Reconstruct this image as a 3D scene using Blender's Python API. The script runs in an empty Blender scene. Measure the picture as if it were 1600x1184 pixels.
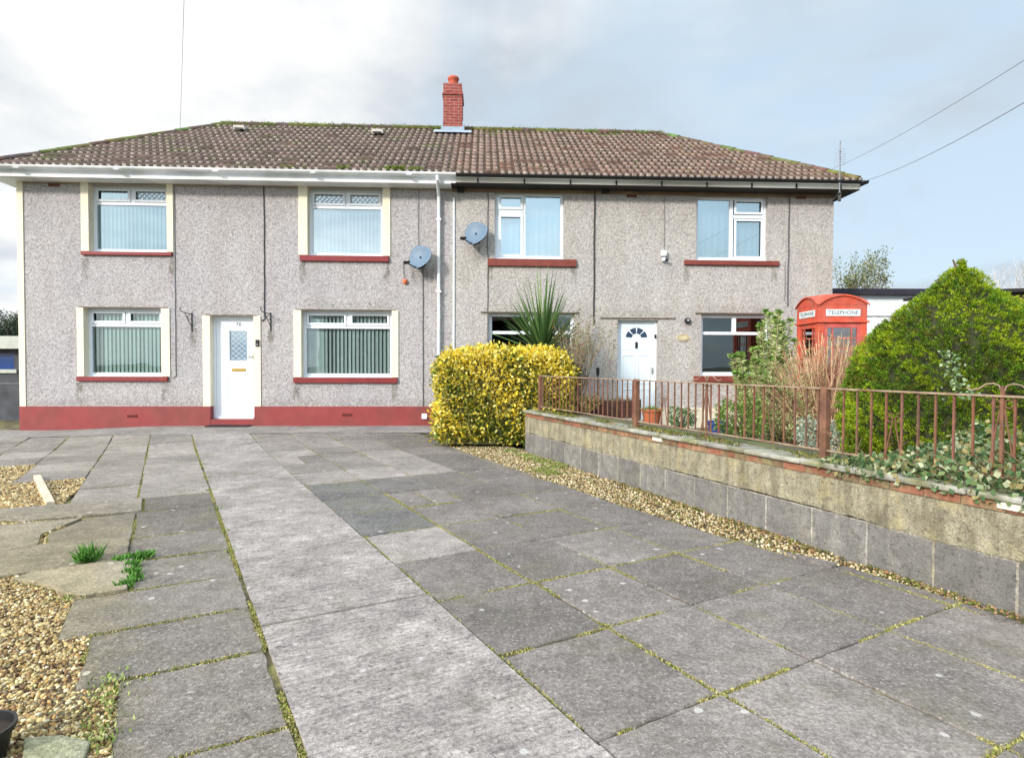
import bpy, math, random
import numpy as np
from mathutils import Vector, Matrix
random.seed(7); RNG = np.random.default_rng(7)
R = math.radians
SC = bpy.context.scene
COL = SC.collection

# ------------------------------------------------------------------ camera
F = 950.0; PITCH = R(-1.35); ROLL = .0035; CH = 1.38; YAW = R(2.7); D0 = 12.9
cp, sp = math.cos(PITCH), math.sin(PITCH)
fw = Vector((0, cp, sp)); up0 = Vector((0, -sp, cp)); rt0 = Vector((1, 0, 0))
rt = rt0*math.cos(ROLL) + up0*math.sin(ROLL); up = up0*math.cos(ROLL) - rt0*math.sin(ROLL)
cd = bpy.data.cameras.new('camera'); cam = bpy.data.objects.new('camera', cd); COL.objects.link(cam)
m = Matrix.Identity(4)
for i in range(3):
    m[i][0] = rt[i]; m[i][1] = up[i]; m[i][2] = -fw[i]
m[2][3] = CH
cam.matrix_world = m
cd.sensor_width = 36; cd.lens = F/1600*36; cd.clip_end = 2000; cd.clip_start = .05
SC.camera = cam

# ------------------------------------------------------------------ light
SUN_EL, SUN_AZ = R(25), R(-140)      # azimuth measured clockwise from +Y (behind the camera, to its left)
w = bpy.data.worlds.new('World'); SC.world = w; w.use_nodes = True
nt = w.node_tree; nt.nodes.clear(); N = nt.nodes.new; L = nt.links.new
out = N('ShaderNodeOutputWorld'); bg = N('ShaderNodeBackground'); bg.inputs[1].default_value = .093
sky = N('ShaderNodeTexSky'); sky.sky_type = 'NISHITA'; sky.sun_disc = False
sky.sun_elevation = SUN_EL; sky.sun_rotation = SUN_AZ; sky.air_density = 1.0; sky.dust_density = 1.0; sky.ozone_density = 2.0
tc = N('ShaderNodeTexCoord'); sepd = N('ShaderNodeSeparateXYZ'); L(tc.outputs['Generated'], sepd.inputs[0])
# clouds live on a high flat layer: direction divided by its height
mz = N('ShaderNodeMath'); mz.operation = 'ADD'; L(sepd.outputs[2], mz.inputs[0]); mz.inputs[1].default_value = .22
dv = N('ShaderNodeVectorMath'); dv.operation = 'DIVIDE'; L(tc.outputs['Generated'], dv.inputs[0])
cmb = N('ShaderNodeCombineXYZ'); [L(mz.outputs[0], cmb.inputs[i]) for i in range(3)]; L(cmb.outputs[0], dv.inputs[1])
n1 = N('ShaderNodeTexNoise'); n1.inputs['Scale'].default_value = 1.15; n1.inputs['Detail'].default_value = 7; n1.inputs['Roughness'].default_value = .52
mp = N('ShaderNodeMapping'); mp.inputs['Location'].default_value = (3.1, 1.7, 0); L(dv.outputs[0], mp.inputs[0]); L(mp.outputs[0], n1.inputs['Vector'])
n1.inputs['Distortion'].default_value = .35
# cloud cover falls off to the right (+X)
cov = N('ShaderNodeMath'); cov.operation = 'MULTIPLY_ADD'; L(sepd.outputs[0], cov.inputs[0]); cov.inputs[1].default_value = -.10; L(n1.outputs[0], cov.inputs[2])
cr = N('ShaderNodeMapRange'); L(cov.outputs[0], cr.inputs[0]); cr.inputs[1].default_value = .34; cr.inputs[2].default_value = .60; cr.interpolation_type = 'SMOOTHSTEP'
# brightness of the cloud itself
n2 = N('ShaderNodeTexNoise'); n2.inputs['Scale'].default_value = 1.7; n2.inputs['Detail'].default_value = 6; n2.inputs['Roughness'].default_value = .5
mp2 = N('ShaderNodeMapping'); mp2.inputs['Location'].default_value = (-5.3, .4, 2.0); L(dv.outputs[0], mp2.inputs[0]); L(mp2.outputs[0], n2.inputs['Vector'])
br = N('ShaderNodeMath'); br.operation = 'MULTIPLY_ADD'; L(sepd.outputs[0], br.inputs[0]); br.inputs[1].default_value = -.20; L(n2.outputs[0], br.inputs[2])
cc = N('ShaderNodeValToRGB'); L(br.outputs[0], cc.inputs[0])
cc.color_ramp.elements[0].position = .41; cc.color_ramp.elements[0].color = (.54, .60, .67, 1)
cc.color_ramp.elements[1].position = .66; cc.color_ramp.elements[1].color = (1, 1, .985, 1)
e = cc.color_ramp.elements.new(.50); e.color = (.70, .745, .79, 1)
csc = N('ShaderNodeVectorMath'); csc.operation = 'SCALE'; L(cc.outputs[0], csc.inputs[0]); csc.inputs[3].default_value = 7.5
# thin milky veil over the blue
skm = N('ShaderNodeMix'); skm.data_type = 'RGBA'; skm.inputs[0].default_value = .82; L(sky.outputs[0], skm.inputs[6]); skm.inputs[7].default_value = (4.8, 5.9, 6.8, 1)
mx = N('ShaderNodeMix'); mx.data_type = 'RGBA'; L(cr.outputs[0], mx.inputs[0]); L(skm.outputs[2], mx.inputs[6]); L(csc.outputs[0], mx.inputs[7])
zr_ = N('ShaderNodeMapRange'); zr_.interpolation_type = 'SMOOTHSTEP'; L(sepd.outputs[2], zr_.inputs[0]); zr_.inputs[1].default_value = .45; zr_.inputs[2].default_value = .85; zr_.inputs[3].default_value = 1; zr_.inputs[4].default_value = 2.0  # unseen sky overhead and behind the camera brightened to add fill light
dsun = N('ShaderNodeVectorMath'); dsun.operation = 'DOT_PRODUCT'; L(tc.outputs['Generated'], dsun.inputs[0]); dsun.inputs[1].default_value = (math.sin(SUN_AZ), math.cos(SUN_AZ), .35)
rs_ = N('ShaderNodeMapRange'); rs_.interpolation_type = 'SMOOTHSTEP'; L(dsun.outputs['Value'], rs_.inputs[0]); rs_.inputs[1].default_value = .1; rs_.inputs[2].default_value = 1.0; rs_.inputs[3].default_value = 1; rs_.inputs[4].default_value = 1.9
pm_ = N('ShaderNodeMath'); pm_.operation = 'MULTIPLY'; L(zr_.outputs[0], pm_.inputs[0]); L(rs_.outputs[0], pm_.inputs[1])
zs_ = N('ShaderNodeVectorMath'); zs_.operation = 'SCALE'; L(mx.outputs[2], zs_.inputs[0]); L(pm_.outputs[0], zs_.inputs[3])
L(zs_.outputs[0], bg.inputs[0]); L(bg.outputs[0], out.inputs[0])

sd = bpy.data.lights.new('sun', 'SUN'); sd.energy = 2.5; sd.angle = R(7); sd.color = (1, .93, .84)
so = bpy.data.objects.new('sun', sd); COL.objects.link(so)
dirv = Vector((math.sin(SUN_AZ)*math.cos(SUN_EL), math.cos(SUN_AZ)*math.cos(SUN_EL), math.sin(SUN_EL)))
so.rotation_euler = dirv.to_track_quat('Z', 'Y').to_euler(); so.location = (-10, -10, 20)
SC.view_settings.view_transform = 'Standard'; SC.view_settings.look = 'None'
SC.view_settings.exposure = 0.62; SC.view_settings.gamma = 1
SC.cycles.max_bounces = 6; SC.cycles.transparent_max_bounces = 12
SC.cycles.caustics_reflective = False; SC.cycles.caustics_refractive = False

# ------------------------------------------------------------------ helpers
def lin(r, g, b): return tuple(((c/255+.055)/1.055)**2.4 if c > 10 else c/255/12.92 for c in (r, g, b))
def ray(x, y): return fw + rt*(x-800)/F - up*(y-592)/F
EX = Vector((math.cos(YAW), math.sin(YAW), 0)); EN = Vector((-math.sin(YAW), math.cos(YAW), 0)); P0 = Vector((0, D0, 0))
def fac(x, y, off=0):
    d = ray(x, y); p = Vector((0, 0, CH)); P = P0 + EN*off
    t = (P-p).dot(EN)/d.dot(EN); q = p+d*t - P0
    return q.dot(EX), q.z
def hw(s, y, z): return P0 + EX*s + EN*y + Vector((0, 0, z))
def gp(x, y, z=0):
    d = ray(x, y); t = (z-CH)/d.z; return Vector((0, 0, CH)) + d*t
def at(x, y, Y):
    d = ray(x, y); return Vector((0, 0, CH)) + d*(Y/d.y)

MATS = {}
def mat(name, color=(.5, .5, .5), rough=.7, var=.15, scale=8, bump=0, bscale=None, attr=False, metal=0, spec=.4, detail=6, col2=None, sss=0, transl=0, vor=0, vscale=40, stretch=None):
    if name in MATS: return MATS[name]
    m = bpy.data.materials.new(name); m.use_nodes = True; nt = m.node_tree; N = nt.nodes.new; L = nt.links.new
    b = nt.nodes['Principled BSDF']; b.inputs['Roughness'].default_value = rough; b.inputs['Metallic'].default_value = metal
    b.inputs['Specular IOR Level'].default_value = spec
    tc = N('ShaderNodeTexCoord'); vec = tc.outputs['Object']
    if stretch:
        mpn = N('ShaderNodeMapping'); mpn.inputs['Scale'].default_value = stretch; L(vec, mpn.inputs[0]); vec = mpn.outputs[0]
    no = N('ShaderNodeTexNoise'); no.inputs['Scale'].default_value = scale; no.inputs['Detail'].default_value = detail; L(vec, no.inputs['Vector'])
    if attr:
        a = N('ShaderNodeAttribute'); a.attribute_name = 'Col'; base = a.outputs['Color']
    else:
        c = N('ShaderNodeRGB'); c.outputs[0].default_value = (*color, 1); base = c.outputs[0]
    if col2 is not None:
        n3 = N('ShaderNodeTexNoise'); n3.inputs['Scale'].default_value = scale*.35; n3.inputs['Detail'].default_value = 5; L(vec, n3.inputs['Vector'])
        r3 = N('ShaderNodeMapRange'); r3.inputs[1].default_value = .45; r3.inputs[2].default_value = .68; L(n3.outputs[0], r3.inputs[0])
        mm = N('ShaderNodeMix'); mm.data_type = 'RGBA'; L(r3.outputs[0], mm.inputs[0]); L(base, mm.inputs[6]); mm.inputs[7].default_value = (*col2, 1); base = mm.outputs[2]
    r = N('ShaderNodeMapRange'); r.inputs[1].default_value = .3; r.inputs[2].default_value = .7; r.inputs[3].default_value = 1-var; r.inputs[4].default_value = 1+var
    L(no.outputs[0], r.inputs[0]); fac_ = r.outputs[0]
    if vor:
        v = N('ShaderNodeTexVoronoi'); v.inputs['Scale'].default_value = vscale; L(tc.outputs['Object'], v.inputs['Vector'])
        sp_ = N('ShaderNodeSeparateXYZ'); L(v.outputs['Color'], sp_.inputs[0])
        rv = N('ShaderNodeMapRange'); rv.inputs[3].default_value = 1-vor; rv.inputs[4].default_value = 1+vor; L(sp_.outputs[0], rv.inputs[0])
        mu = N('ShaderNodeMath'); mu.operation = 'MULTIPLY'; L(fac_, mu.inputs[0]); L(rv.outputs[0], mu.inputs[1]); fac_ = mu.outputs[0]
    sc = N('ShaderNodeVectorMath'); sc.operation = 'SCALE'; L(base, sc.inputs[0]); L(fac_, sc.inputs[3]); L(sc.outputs[0], b.inputs['Base Color'])
    if bump:
        nb = N('ShaderNodeTexNoise'); nb.inputs['Scale'].default_value = bscale or scale*3; nb.inputs['Detail'].default_value = 4; L(vec, nb.inputs['Vector'])
        bm = N('ShaderNodeBump'); bm.inputs['Strength'].default_value = bump; bm.inputs['Distance'].default_value = .01
        L(nb.outputs[0], bm.inputs['Height']); L(bm.outputs[0], b.inputs['Normal'])
    if transl:
        o = nt.nodes['Material Output']; t = N('ShaderNodeBsdfTranslucent'); L(sc.outputs[0], t.inputs[0])
        ms = N('ShaderNodeMixShader'); ms.inputs[0].default_value = transl; L(b.outputs[0], ms.inputs[1]); L(t.outputs[0], ms.inputs[2]); L(ms.outputs[0], o.inputs[0])
    MATS[name] = m; return m

def glass_mat(name, refl, tint=(1, 1, 1)):
    m = bpy.data.materials.new(name); m.use_nodes = True; nt = m.node_tree; nt.nodes.clear(); N = nt.nodes.new; L = nt.links.new
    o = N('ShaderNodeOutputMaterial'); t = N('ShaderNodeBsdfTransparent'); t.inputs[0].default_value = (*[c*.88 for c in tint], 1)
    g = N('ShaderNodeBsdfGlossy'); g.inputs['Roughness'].default_value = .015; g.inputs[0].default_value = (*tint, 1)
    no = N('ShaderNodeTexNoise'); no.inputs['Scale'].default_value = 1.1; tc = N('ShaderNodeTexCoord'); L(tc.outputs['Object'], no.inputs['Vector'])
    b = N('ShaderNodeBump'); b.inputs['Strength'].default_value = .12; b.inputs['Distance'].default_value = .02; L(no.outputs[0], b.inputs['Height']); L(b.outputs[0], g.inputs['Normal'])
    lw = N('ShaderNodeLayerWeight'); lw.inputs[0].default_value = .25
    mr = N('ShaderNodeMapRange'); mr.inputs[3].default_value = refl; mr.inputs[4].default_value = 1; L(lw.outputs['Fresnel'], mr.inputs[0])
    ms = N('ShaderNodeMixShader'); L(mr.outputs[0], ms.inputs[0]); L(t.outputs[0], ms.inputs[1]); L(g.outputs[0], ms.inputs[2]); L(ms.outputs[0], o.inputs[0])
    return m

def nn(name, pfx=None): return name
def tagit(o, label=None, cat=None, group=None, kind=None):
    if label: o['label'] = label
    if cat: o['category'] = cat
    if group: o['group'] = group
    if kind: o['kind'] = kind
    return o
def empty(name, loc=(0, 0, 0), rz=0, label=None, cat=None, group=None):
    o = bpy.data.objects.new(name, None); COL.objects.link(o); o.location = loc; o.rotation_euler = (0, 0, rz); o.empty_display_size = .1
    return tagit(o, label, cat, group)

class MB:
    """collects faces, builds ONE mesh object"""
    def __init__(s): s.v = []; s.f = []; s.c = []; s.col = (1, 1, 1)
    def add(s, vs, fs, col=None):
        b = len(s.v); s.v += [tuple(p) for p in vs]; s.f += [tuple(b+i for i in f) for f in fs]; s.c += [col or s.col]*len(fs); return s
    def box(s, a, b, col=None, M=None):
        x0, y0, z0 = a; x1, y1, z1 = b
        vs = [(x0, y0, z0), (x1, y0, z0), (x1, y1, z0), (x0, y1, z0), (x0, y0, z1), (x1, y0, z1), (x1, y1, z1), (x0, y1, z1)]
        if M is not None: vs = [M @ Vector(v) for v in vs]
        return s.add(vs, [(0, 3, 2, 1), (4, 5, 6, 7), (0, 1, 5, 4), (1, 2, 6, 5), (2, 3, 7, 6), (3, 0, 4, 7)], col)
    def bar(s, p, q, wd, th, col=None, updir=(0, 0, 1)):
        p, q = Vector(p), Vector(q); d = (q-p).normalized(); u = Vector(updir)
        if abs(d.dot(u)) > .98: u = Vector((0, 1, 0))
        r = d.cross(u).normalized()*wd/2; u = r.cross(d).normalized()*th/2
        vs = [p-r-u, p+r-u, p+r+u, p-r+u, q-r-u, q+r-u, q+r+u, q-r+u]
        return s.add(vs, [(0, 3, 2, 1), (4, 5, 6, 7), (0, 1, 5, 4), (1, 2, 6, 5), (2, 3, 7, 6), (3, 0, 4, 7)], col)
    def tube(s, pts, rad, n=6, col=None, caps=True):
        pts = [Vector(p) for p in pts]; k = len(pts)
        if not hasattr(rad, '__len__'): rad = [rad]*k
        vs = []; pu = None
        for i, p in enumerate(pts):
            d = (pts[min(i+1, k-1)]-pts[max(i-1, 0)]).normalized()
            if pu is None: pu = d.orthogonal().normalized()
            u = (pu - d*pu.dot(d))
            u = u.normalized() if u.length > 1e-6 else d.orthogonal().normalized(); pu = u; r = d.cross(u)
            for j in range(n):
                a = 2*math.pi*j/n; vs.append(p+(u*math.cos(a)+r*math.sin(a))*rad[i])
        fs = [(i*n+j, i*n+(j+1) % n, (i+1)*n+(j+1) % n, (i+1)*n+j) for i in range(k-1) for j in range(n)]
        if caps: fs += [tuple(reversed(range(n))), tuple(range((k-1)*n, k*n))]
        return s.add(vs, fs, col)
    def lathe(s, prof, c=(0, 0, 0), n=20, col=None):
        vs = []; k = len(prof)
        for r, z in prof:
            for j in range(n):
                a = 2*math.pi*j/n; vs.append((c[0]+r*math.cos(a), c[1]+r*math.sin(a), c[2]+z))
        fs = [(i*n+j, i*n+(j+1) % n, (i+1)*n+(j+1) % n, (i+1)*n+j) for i in range(k-1) for j in range(n)]
        return s.add(vs, fs, col)
    def prism(s, poly, z0, z1, col=None):
        k = len(poly); vs = [(x, y, z0) for x, y in poly]+[(x, y, z1) for x, y in poly]
        ar = sum(poly[i][0]*poly[(i+1) % k][1]-poly[(i+1) % k][0]*poly[i][1] for i in range(k))
        fs = [tuple(reversed(range(k))), tuple(range(k, 2*k))]+[(i, (i+1) % k, k+(i+1) % k, k+i) for i in range(k)]
        if ar < 0: fs = [tuple(reversed(f)) for f in fs]
        return s.add(vs, fs, col)
    def build(s, name, material, parent=None, bevel=0, smooth=False, loc=None):
        me = bpy.data.meshes.new(name); me.from_pydata(s.v, [], s.f); me.materials.append(material)
        ca = me.color_attributes.new('Col', 'FLOAT_COLOR', 'CORNER')
        tot = np.array([len(f) for f in s.f]); cs = np.repeat(np.array([(*c[:3], 1) for c in s.c], dtype=np.float32), tot, axis=0)
        ca.data.foreach_set('color', cs.ravel())
        if smooth: me.polygons.foreach_set('use_smooth', [True]*len(me.polygons))
        me.update(); o = bpy.data.objects.new(name, me); COL.objects.link(o)
        if parent is not None: o.parent = parent
        if loc is not None: o.location = loc
        if bevel:
            md = o.modifiers.new('bevel', 'BEVEL'); md.width = bevel; md.segments = 2; md.limit_method = 'ANGLE'; md.angle_limit = R(40)
        return o

def np_mesh(name, V, Q, C, material, parent=None, smooth=False):
    """V (n,3), Q (m,k) faces all with k corners, C (m,3) face colours"""
    k = Q.shape[1]; me = bpy.data.meshes.new(name)
    me.vertices.add(len(V)); me.vertices.foreach_set('co', np.ascontiguousarray(V, dtype=np.float32).ravel())
    me.loops.add(Q.size); me.loops.foreach_set('vertex_index', np.ascontiguousarray(Q, dtype=np.int32).ravel())
    me.polygons.add(len(Q)); me.polygons.foreach_set('loop_start', np.arange(0, Q.size, k, dtype=np.int32))
    if smooth: me.polygons.foreach_set('use_smooth', np.ones(len(Q), dtype=bool))
    me.update(calc_edges=True); me.materials.append(material)
    ca = me.color_attributes.new('Col', 'FLOAT_COLOR', 'CORNER')
    c4 = np.ones((len(Q), 4), dtype=np.float32); c4[:, :3] = C; ca.data.foreach_set('color', np.repeat(c4, k, axis=0).ravel())
    o = bpy.data.objects.new(name, me); COL.objects.link(o)
    if parent is not None: o.parent = parent
    return o
def unit(a): return a/np.maximum(np.linalg.norm(a, axis=-1, keepdims=True), 1e-9)
def leaves(P, Dr, ln, wd, cols, curl=.15):
    """diamond leaves with a slight fold. P base (n,3), Dr direction, ln, wd arrays"""
    n = len(P); Dr = unit(Dr); rnd = unit(RNG.normal(size=(n, 3))); S = unit(np.cross(Dr, rnd)); Nn = np.cross(S, Dr)
    ln = np.broadcast_to(ln, (n,))[:, None]; wd = np.broadcast_to(wd, (n,))[:, None]
    a = P; b = P+Dr*ln*.45+S*wd*.5+Nn*ln*curl; c = P+Dr*ln; d = P+Dr*ln*.45-S*wd*.5+Nn*ln*curl
    V = np.stack([a, b, c, d], 1).reshape(-1, 3); i = np.arange(n)*4
    Q = np.stack([i, i+1, i+2, i+3], 1); return V, Q, cols
def cat_mesh(parts):
    Vs, Qs, Cs = [], [], []; b = 0
    for V, Q, C in parts: Vs.append(V); Qs.append(Q+b); Cs.append(C); b += len(V)
    return np.concatenate(Vs), np.concatenate(Qs), np.concatenate(Cs)
def pick(cols, n, p=None, j=.15):
    c = np.array(cols)[RNG.choice(len(cols), n, p=p)]; return c*(1+RNG.uniform(-j, j, (n, 1)))

WHITE = mat('white_upvc', lin(230, 237, 244), .35, .03, 3)
CREAM = mat('cream_paint', lin(226, 219, 196), .7, .05, 5, bump=.15, bscale=60)
REDP = mat('red_masonry_paint', lin(140, 58, 58), .6, .12, 4, bump=.3, bscale=50, col2=lin(128, 62, 58))
REDS = mat('red_sill_paint', lin(128, 42, 44), .5, .12, 6); REDB = mat('brown_red_sill_paint', lin(122, 58, 48), .6, .15, 6)
BLACKP = mat('black_plastic', (.012, .012, .013), .45, .1, 5)
GUTW = mat('white_gutter_plastic', lin(238, 241, 244), .4, .06, 4, col2=lin(206, 210, 210))
SOFF = mat('brown_soffit', lin(122, 100, 84), .7, .2, 4)
CABLE = mat('grey_cable', (.10, .10, .11), .6, .1, 5)
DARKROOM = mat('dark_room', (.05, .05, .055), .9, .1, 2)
BLIND = mat('vertical_blind_fabric', (.55, .6, .58), .8, .06, 10, attr=True)
NET = mat('net_curtain', lin(225, 242, 245), .8, .06, 10)
LEAD = mat('lead_strip', (.62, .68, .75), .4, .05, 10)
G_UP = glass_mat('window_glass', .50, (.82, .96, 1.0)); G_LO = glass_mat('window_glass_lower', .10, (.85, .97, .98)); G_BOX = glass_mat('kiosk_glass', .26)
G_UL = glass_mat('window_glass_upper_left', .38, (.70, .90, 1.0))
BRONZE = mat('brass', lin(190, 160, 90), .35, .1, 5, metal=.7)

# ------------------------------------------------------------------ houses
def pebble(name, base, dark, blue, stains=()):
    m = bpy.data.materials.new(name); m.use_nodes = True; nt = m.node_tree; N = nt.nodes.new; L = nt.links.new
    b = nt.nodes['Principled BSDF']; b.inputs['Roughness'].default_value = .9; b.inputs['Specular IOR Level'].default_value = .2
    tc = N('ShaderNodeTexCoord'); O = tc.outputs['Object']
    v = N('ShaderNodeTexVoronoi'); v.inputs['Scale'].default_value = 54; L(O, v.inputs['Vector'])
    s = N('ShaderNodeSeparateXYZ'); L(v.outputs['Color'], s.inputs[0])
    no = N('ShaderNodeTexNoise'); no.inputs['Scale'].default_value = 21; no.inputs['Detail'].default_value = 3; no.inputs['Roughness'].default_value = .7; L(O, no.inputs['Vector'])
    ad = N('ShaderNodeMath'); ad.operation = 'MULTIPLY_ADD'; L(s.outputs[0], ad.inputs[0]); ad.inputs[1].default_value = .42
    mm = N('ShaderNodeMath'); mm.operation = 'MULTIPLY'; mm.inputs[1].default_value = .6; L(no.outputs[0], mm.inputs[0]); L(mm.outputs[0], ad.inputs[2])
    cr = N('ShaderNodeValToRGB'); L(ad.outputs[0], cr.inputs[0]); e = cr.color_ramp.elements
    e[0].position = .22; e[0].color = (*[c*.54 for c in base], 1); e[1].position = .86; e[1].color = (*[min(c*1.48, .8) for c in base], 1)
    k = e.new(.5); k.color = (*base, 1)
    # broad weathering, stretched downwards like rain runs
    mp = N('ShaderNodeMapping'); mp.inputs['Scale'].default_value = (1.3, 1, .45); L(O, mp.inputs[0])
    n2 = N('ShaderNodeTexNoise'); n2.inputs['Scale'].default_value = 1.6; n2.inputs['Detail'].default_value = 6; L(mp.outputs[0], n2.inputs['Vector'])
    r2 = N('ShaderNodeMapRange'); r2.inputs[1].default_value = .35; r2.inputs[2].default_value = .7; L(n2.outputs[0], r2.inputs[0])
    m1 = N('ShaderNodeMix'); m1.data_type = 'RGBA'; m1.blend_type = 'MULTIPLY'; L(r2.outputs[0], m1.inputs[0]); L(cr.outputs[0], m1.inputs[6]); m1.inputs[7].default_value = (*dark, 1)
    n4 = N('ShaderNodeTexNoise'); n4.inputs['Scale'].default_value = .8; L(O, n4.inputs['Vector'])
    r4 = N('ShaderNodeMapRange'); r4.inputs[1].default_value = .45; r4.inputs[2].default_value = .65; L(n4.outputs[0], r4.inputs[0])
    m2 = N('ShaderNodeMix'); m2.data_type = 'RGBA'; m2.blend_type = 'MULTIPLY'; L(r4.outputs[0], m2.inputs[0]); L(m1.outputs[2], m2.inputs[6]); m2.inputs[7].default_value = (*blue, 1)
    # run-off stains under sill ends and damp patches over lintels
    tot = None; sx3 = N('ShaderNodeSeparateXYZ'); L(O, sx3.inputs[0])
    def ramp(x, a0, a1):
        r_ = N('ShaderNodeMapRange'); r_.interpolation_type = 'SMOOTHSTEP'; r_.inputs[1].default_value = a0; r_.inputs[2].default_value = a1; L(x, r_.inputs[0]); return r_.outputs[0]
    for (xa, xb, za, zb_, k_) in stains:
        sf = .05 if k_ > 0 else .45; parts = [ramp(sx3.outputs[0], xa-(0 if k_ > 0 else .1), xa+sf), ramp(sx3.outputs[0], xb+(0 if k_ > 0 else .1), xb-sf), ramp(sx3.outputs[2], za, (za*.4+zb_*.6) if k_ > 0 else za+.03), ramp(sx3.outputs[2], zb_+.02, (zb_-.02) if k_ > 0 else za)]
        q = parts[0]
        for p_ in parts[1:]:
            mu = N('ShaderNodeMath'); mu.operation = 'MULTIPLY'; L(q, mu.inputs[0]); L(p_, mu.inputs[1]); q = mu.outputs[0]
        mu = N('ShaderNodeMath'); mu.operation = 'MULTIPLY'; L(q, mu.inputs[0]); mu.inputs[1].default_value = abs(k_); q = mu.outputs[0]
        if tot is None: tot = q
        else:
            aa = N('ShaderNodeMath'); aa.operation = 'MAXIMUM'; L(tot, aa.inputs[0]); L(q, aa.inputs[1]); tot = aa.outputs[0]
    if tot is not None:
        ns = N('ShaderNodeTexNoise'); ns.inputs['Scale'].default_value = 5; ns.inputs['Detail'].default_value = 4; mps = N('ShaderNodeMapping'); mps.inputs['Scale'].default_value = (2.2, 1, 1.2); L(O, mps.inputs[0]); L(mps.outputs[0], ns.inputs['Vector'])
        mu = N('ShaderNodeMath'); mu.operation = 'MULTIPLY'; L(tot, mu.inputs[0]); L(ramp(ns.outputs[0], .3, .65), mu.inputs[1])
        m5 = N('ShaderNodeMix'); m5.data_type = 'RGBA'; m5.blend_type = 'MULTIPLY'; L(mu.outputs[0], m5.inputs[0]); L(m2.outputs[2], m5.inputs[6]); m5.inputs[7].default_value = (.50, .49, .43, 1); m2 = m5
    L(m2.outputs[2], b.inputs['Base Color'])
    bm = N('ShaderNodeBump'); bm.inputs['Strength'].default_value = .9; bm.inputs['Distance'].default_value = .012; L(ad.outputs[0], bm.inputs['Height']); L(bm.outputs[0], b.inputs['Normal'])
    return m
PEB_L = pebble('grey_pebbledash', lin(174, 170, 170), (.90, .88, .87), (.96, .97, 1.0),
    [(fac(x_, y_)[0]-.09, fac(x_, y_)[0]+.09, fac(x_, y_)[1]-.55, fac(x_, y_)[1], 1.0) for x_, y_ in ((124, 598), (258, 598), (133, 404), (268, 404), (473, 409), (604, 409), (463, 600), (617, 600), (302, 512), (423, 514))]
    + [(fac(462, 483)[0], fac(620, 483)[0], fac(500, 482)[1], fac(500, 466)[1], -.45), (fac(640, 420)[0], fac(680, 420)[0], fac(650, 450)[1], fac(650, 418)[1], .8), (-10, -1.3, fac(400, 634)[1], fac(400, 618)[1], -.5)])
PEB_R = pebble('pale_pebbledash', lin(181, 177, 173), (.86, .84, .82), (.97, .97, 1.0),
    [(fac(x_, y_)[0]-.09, fac(x_, y_)[0]+.09, fac(x_, y_)[1]-.5, fac(x_, y_)[1], .8) for x_, y_ in ((766, 414), (896, 414), (1073, 417), (1210, 417), (745, 385))]
    + [(fac(935, 497)[0], fac(1060, 497)[0], fac(1000, 496)[1], fac(1000, 472)[1], -.6), (fac(1086, 489)[0], fac(1215, 489)[0], fac(1100, 488)[1], fac(1100, 470)[1], -.5), (fac(751, 487)[0], fac(905, 487)[0], fac(800, 486)[1], fac(800, 472)[1], -.4)])

S_L, S_R, S_P = -10.05, 6.95, -1.28
Z_SOF = 5.07; DEPTH = 7.6; Z_RID = 7.62; Y_RID = 3.5; RS0, RS1 = -7.4, 4.13
EV = .40; Z_EAVE = 5.265

def wall_face(mb, s0, s1, z0, z1, holes, y=0):
    xs = sorted({s0, s1, *[h[0] for h in holes], *[h[2] for h in holes]}); zs = sorted({z0, z1, *[h[1] for h in holes], *[h[3] for h in holes]})
    for i in range(len(xs)-1):
        for j in range(len(zs)-1):
            cx, cz = (xs[i]+xs[i+1])/2, (zs[j]+zs[j+1])/2
            if any(h[0] < cx < h[2] and h[1] < cz < h[3] for h in holes): continue
            mb.add([(xs[i], y, zs[j]), (xs[i+1], y, zs[j]), (xs[i+1], y, zs[j+1]), (xs[i], y, zs[j+1])], [(0, 1, 2, 3)])
    for h in holes:   # reveals
        a, b, c, d = h; t = .28
        mb.add([(a, y, b), (a, y+t, b), (a, y+t, d), (a, y, d)], [(0, 1, 2, 3)])
        mb.add([(c, y, b), (c, y+t, b), (c, y+t, d), (c, y, d)], [(3, 2, 1, 0)])
        mb.add([(a, y, d), (c, y, d), (c, y+t, d), (a, y+t, d)], [(3, 2, 1, 0)])
        if b > z0+1e-4: mb.add([(a, y, b), (c, y, b), (c, y+t, b), (a, y+t, b)], [(0, 1, 2, 3)])
def op(x0, y0, x1, y1):
    s0, z1 = fac(x0, y0); s1, z0 = fac(x1, y1); return (s0, z0, s1, min(z1, Z_SOF-.03))

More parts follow.
